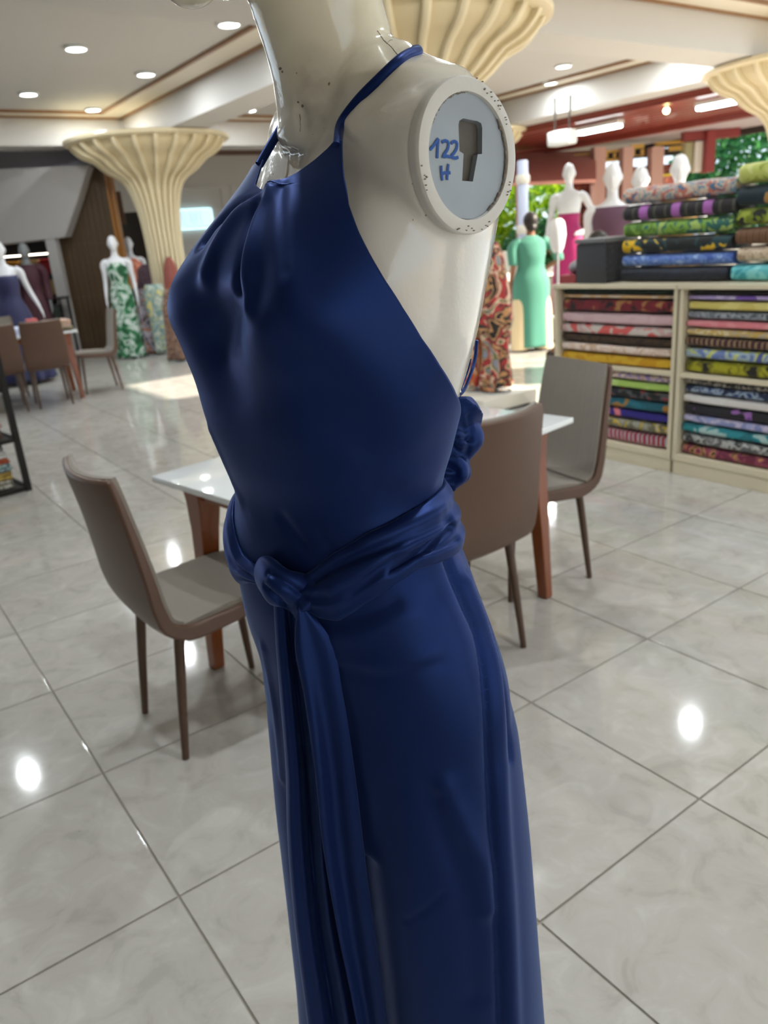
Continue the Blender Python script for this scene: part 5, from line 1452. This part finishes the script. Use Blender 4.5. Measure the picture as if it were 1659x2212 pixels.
for (b0, b1, z, lb) in ((6.35, 7.6, 2.88, 'bright twin fluorescent tube under the red ceiling near the right edge'), (9.0, 9.9, 2.86, 'fluorescent tube farther off above the magenta skirt mannequin')):
    t = thing('fluorescent_lamp', lb, 'lamp', tuple(W(11.5, (b0 + b1) / 2, z)), GANG + math.pi / 2, 'fluorescent tubes on the veranda')
    h = (b1 - b0) / 2
    MB().cbox(-h, h, -.09, .09, .05, .12, .006).build('housing', LRING, t)
    for y in (-.05, .05): MB().tube([(-h + .02, y, .02), (h - .02, y, .02)], .024, 12).build('tube', TUBE, t)
    for x in (-h * .8, h * .8): MB().tube([(x, 0, .12), (x, 0, 3.0 - z)], .01, 6).build('hanger', LRING, t)
WLAMP = glow('warm_bulb', (1, .85, .35), 12)
t = thing('bulb_lamp', 'small warm yellow bulb under the red ceiling', 'lamp', tuple(W(11.3, 8.0, 2.99)))
MB().ball((0, 0, -.05), .045).build('bulb', WLAMP, t); MB().lathe([(.03, -.02), (.03, .01)], 12).build('holder', LRING, t)
q = ony(1214, 298, 13.5)
t = thing('air_conditioner', 'white wall air conditioner under the dark eave', 'air conditioner', q, GANG + math.pi / 2)
MB().cbox(-.22, .22, -.12, .12, -.11, .11, .04).build('body', LRING, t); MB().box(-.18, .18, -.125, -.115, -.08, -.05).build('vent', DARK, t)
MB().tube([(.15, 0, .10), (.15, 0, .6)], .015, 8).build('bracket', DARK, t); MB().tube([(-.15, 0, .10), (-.15, 0, .6)], .015, 8).build('bracket', DARK, t)
gr = MB().box(-40, 60, -30, 60, -.4, -.16).build('ground', plain('yard_paving', srgb(158, 146, 128), .8), None, False); tag(gr, 'sunlit paved yard outside', 'ground', kind='structure')
# shop front across the yard
PINK = plain('pink_pillar', srgb(206, 164, 150), .7); GOLDF = plain('gold_frame', srgb(222, 178, 86), .5); RROOF = plain('sunlit_pink_tile', srgb(226, 160, 146), .8)  # roof pink lightened, putting the missing sunlight into the colour
SHOPR = print_cloth('shop_goods', [(110, 44, 36), (150, 60, 44), (90, 52, 44), (176, 96, 70), (60, 36, 34)], 3.5)
sh = thing('shop_front', 'pink pillared shop front with gold frames across the yard', 'building', (3.8, 18.0, 0))
def spx(x0, x1, y0, y1, Y, th):
    a, b = ony(x0, y1, Y), ony(x1, y0, Y)
    return MB().box(a.x - 3.8, b.x - 3.8, Y - 18, Y - 18 + th, a.z, b.z)
for (x0, x1, ) in ((1283, 1308), (1345, 1367), (1406, 1432)): 
    a = ony((x0 + x1) / 2, 400, 17.6); w = (ony(x1, 400, 17.6).x - ony(x0, 400, 17.6).x) / 2
    MB().box(a.x - 3.8 - w, a.x - 3.8 + w, -.4, -.1, -.16, ony(x0, 318, 17.6).z).build('pillar', PINK, sh, False)
spx(1236, 1470, 352, 640, 18.2, .3).build('goods_wall', SHOPR, sh, False)
spx(1240, 1470, 318, 352, 18.5, .2).build('upper_wall', DARK, sh, False)
for (x0, x1, y0, y1) in ((1308, 1346, 322, 330), (1308, 1346, 341, 350), (1308, 1314, 330, 341), (1326, 1331, 330, 341), (1364, 1392, 310, 322), (1364, 1372, 322, 338), (1385, 1392, 322, 338), (1364, 1392, 334, 338), (1415, 1478, 302, 314), (1415, 1426, 314, 326), (1446, 1478, 314, 326), (1236, 1242, 335, 352), (1242, 1282, 330, 336)):
    spx(x0, x1, y0, y1, 17.9, .06).build('gold_frame', GOLDF, sh, False)
spx(1416, 1452, 375, 382, 17.85, .08).build('yellow_board', plain('yellow_board', srgb(246, 226, 60), .5), sh, False)
spx(1500, 1522, 304, 372, 17.2, .2).build('white_post', PODW, sh, False); spx(1478, 1498, 306, 372, 17.3, .2).build('olive_panel', plain('olive_panel', srgb(176, 172, 130), .6), sh, False)
spx(1524, 1548, 280, 372, 17.0, .3).build('red_post', plain('red_post', srgb(140, 48, 44), .5), sh, False); spx(1478, 1600, 274, 304, 17.1, .2).build('red_lintel', plain('red_lintel', srgb(132, 44, 40), .5), sh, False)
rf = thing('tiled_roof', 'sunlit pink tiled roof of the low building across the yard', 'roof', (3.6, 17.5, 0))
for k in range(6):
    y0, y1 = 395 - k * 10, 395 - (k + 1) * 10 - 3
    a, b, c, d = ony(1100, y0, 16.6 + k * .25), ony(1288, y0 - 8, 16.6 + k * .25), ony(1288, y1 - 8, 16.9 + k * .25), ony(1100, y1, 16.9 + k * .25)
    of = Vector((3.6, 17.5, 0)); dn = Vector((0, .05, -.06))
    MB().hexa([tuple(p - of) for p in (a + dn, b + dn, c + dn, d + dn, a, b, c, d)]).build('tile_course', RROOF, rf, False)
for x in (1120, 1282):
    q = ony(x, 400, 17.2); MB().box(q.x - 3.6 - .06, q.x - 3.6 + .06, -.36, -.24, -.16, q.z).build('post', PINK, rf, False)
bp_ = thing('blue_post', 'pale blue white post beside the white mannequin back', 'post', tuple(ony(1132, 600, 11.5)[:2]) + (0,))
MB().lathe([(.09, 0), (.075, .05), (.075, 2.28), (.06, 2.3)], 20).build('shaft', plain('pale_blue', srgb(206, 214, 240), .5), bp_)
for z in (1.35, 2.0): MB().lathe([(.085, z), (.1, z + .03), (.1, z + .09), (.085, z + .12)], 20).build('collar', PODW, bp_)

# trees beyond
def leaf_cloud(n, size, c, r, seed):
    rr = np.random.default_rng(seed); mb = MB()
    d = rr.normal(size=(n, 3)); d /= np.linalg.norm(d, axis=1)[:, None]
    P = np.array(c) + d * (rr.uniform(.35, 1, (n, 1)) ** .5) * np.array(r)
    vs, fs = [], []
    for i in range(n):
        u = rr.normal(size=3); u /= np.linalg.norm(u); w = np.cross(u, rr.normal(size=3)); w /= np.linalg.norm(w); k = size * rr.uniform(.6, 1.4)
        b = len(vs); nn = np.cross(u, w) * k * .15
        vs += [tuple(P[i] - u * k), tuple(P[i] + w * k * .45 + nn), tuple(P[i] + u * k), tuple(P[i] - w * k * .45 + nn)]; fs.append((b, b + 1, b + 2, b + 3))
    return mb.add(vs, fs)
def leafmat(name, c1, c2):
    m, nt, p = nodes(name)
    g = nt.nodes.new('ShaderNodeNewGeometry'); mx = nt.nodes.new('ShaderNodeMix'); mx.data_type = 'RGBA'; mx.inputs[6].default_value = col(srgb(*c1)); mx.inputs[7].default_value = col(srgb(*c2))
    nt.links.new(g.outputs['Random Per Island'], mx.inputs[0]); nt.links.new(mx.outputs[2], p.inputs['Base Color'])
    p.inputs['Roughness'].default_value = .5; p.inputs['Subsurface Weight'].default_value = 0.0
    tr = nt.nodes.new('ShaderNodeBsdfTranslucent'); nt.links.new(mx.outputs[2], tr.inputs[0])
    ms = nt.nodes.new('ShaderNodeMixShader'); ms.inputs[0].default_value = .35
    out = nt.nodes['Material Output']; nt.links.new(p.outputs[0], ms.inputs[1]); nt.links.new(tr.outputs[0], ms.inputs[2]); nt.links.new(ms.outputs[0], out.inputs[0])
    return m
LG = leafmat('deep_leaves', (40, 110, 70), (90, 160, 90)); LL = leafmat('lime_leaves', (96, 150, 20), (190, 214, 40))
BARK = plain('bark', srgb(92, 74, 58), .9)
def tree(label, at, h, r, n, m, size, seed):
    t = thing('tree', label, 'tree', (at.x, at.y, -.16))
    tag(leaf_cloud(n, size, (0, 0, h), r, seed).build('foliage', m, t, False), kind='stuff')
    MB().tube([(0, 0, 0), (.1, .05, h * .5), (0, 0, h)], [.18, .13, .06], 12).build('trunk', BARK, t)
tree('deep green tree beyond the yard at the right edge', ony(1625, 320, 22), 2.9, (2.1, 1.6, 2.1), 5200, LG, .14, 1)
tree('lime green sunlit bush left of the magenta skirt mannequin', ony(1165, 430, 25), 1.6, (2.4, 1.3, 1.6), 5200, LL, .12, 2)
tree('dark green shrub low behind the person in teal', ony(1175, 500, 22.5), .9, (1.2, .8, .9), 2200, LG, .10, 3)

wf = MB().gbox(-9.2, -1.5, -6.2, -6.0, 0, 3.6).gbox(6.0, 9.0, -6.2, -6.0, 0, 3.6).gbox(-1.5, 6.0, -6.2, -6.0, 2.9, 3.6).build('wall_front', WALLW, None, False); tag(wf, 'white wall of the hall behind the viewer', 'wall', kind='structure')  # unseen wall added to limit sky light; gap sized to light the mannequin
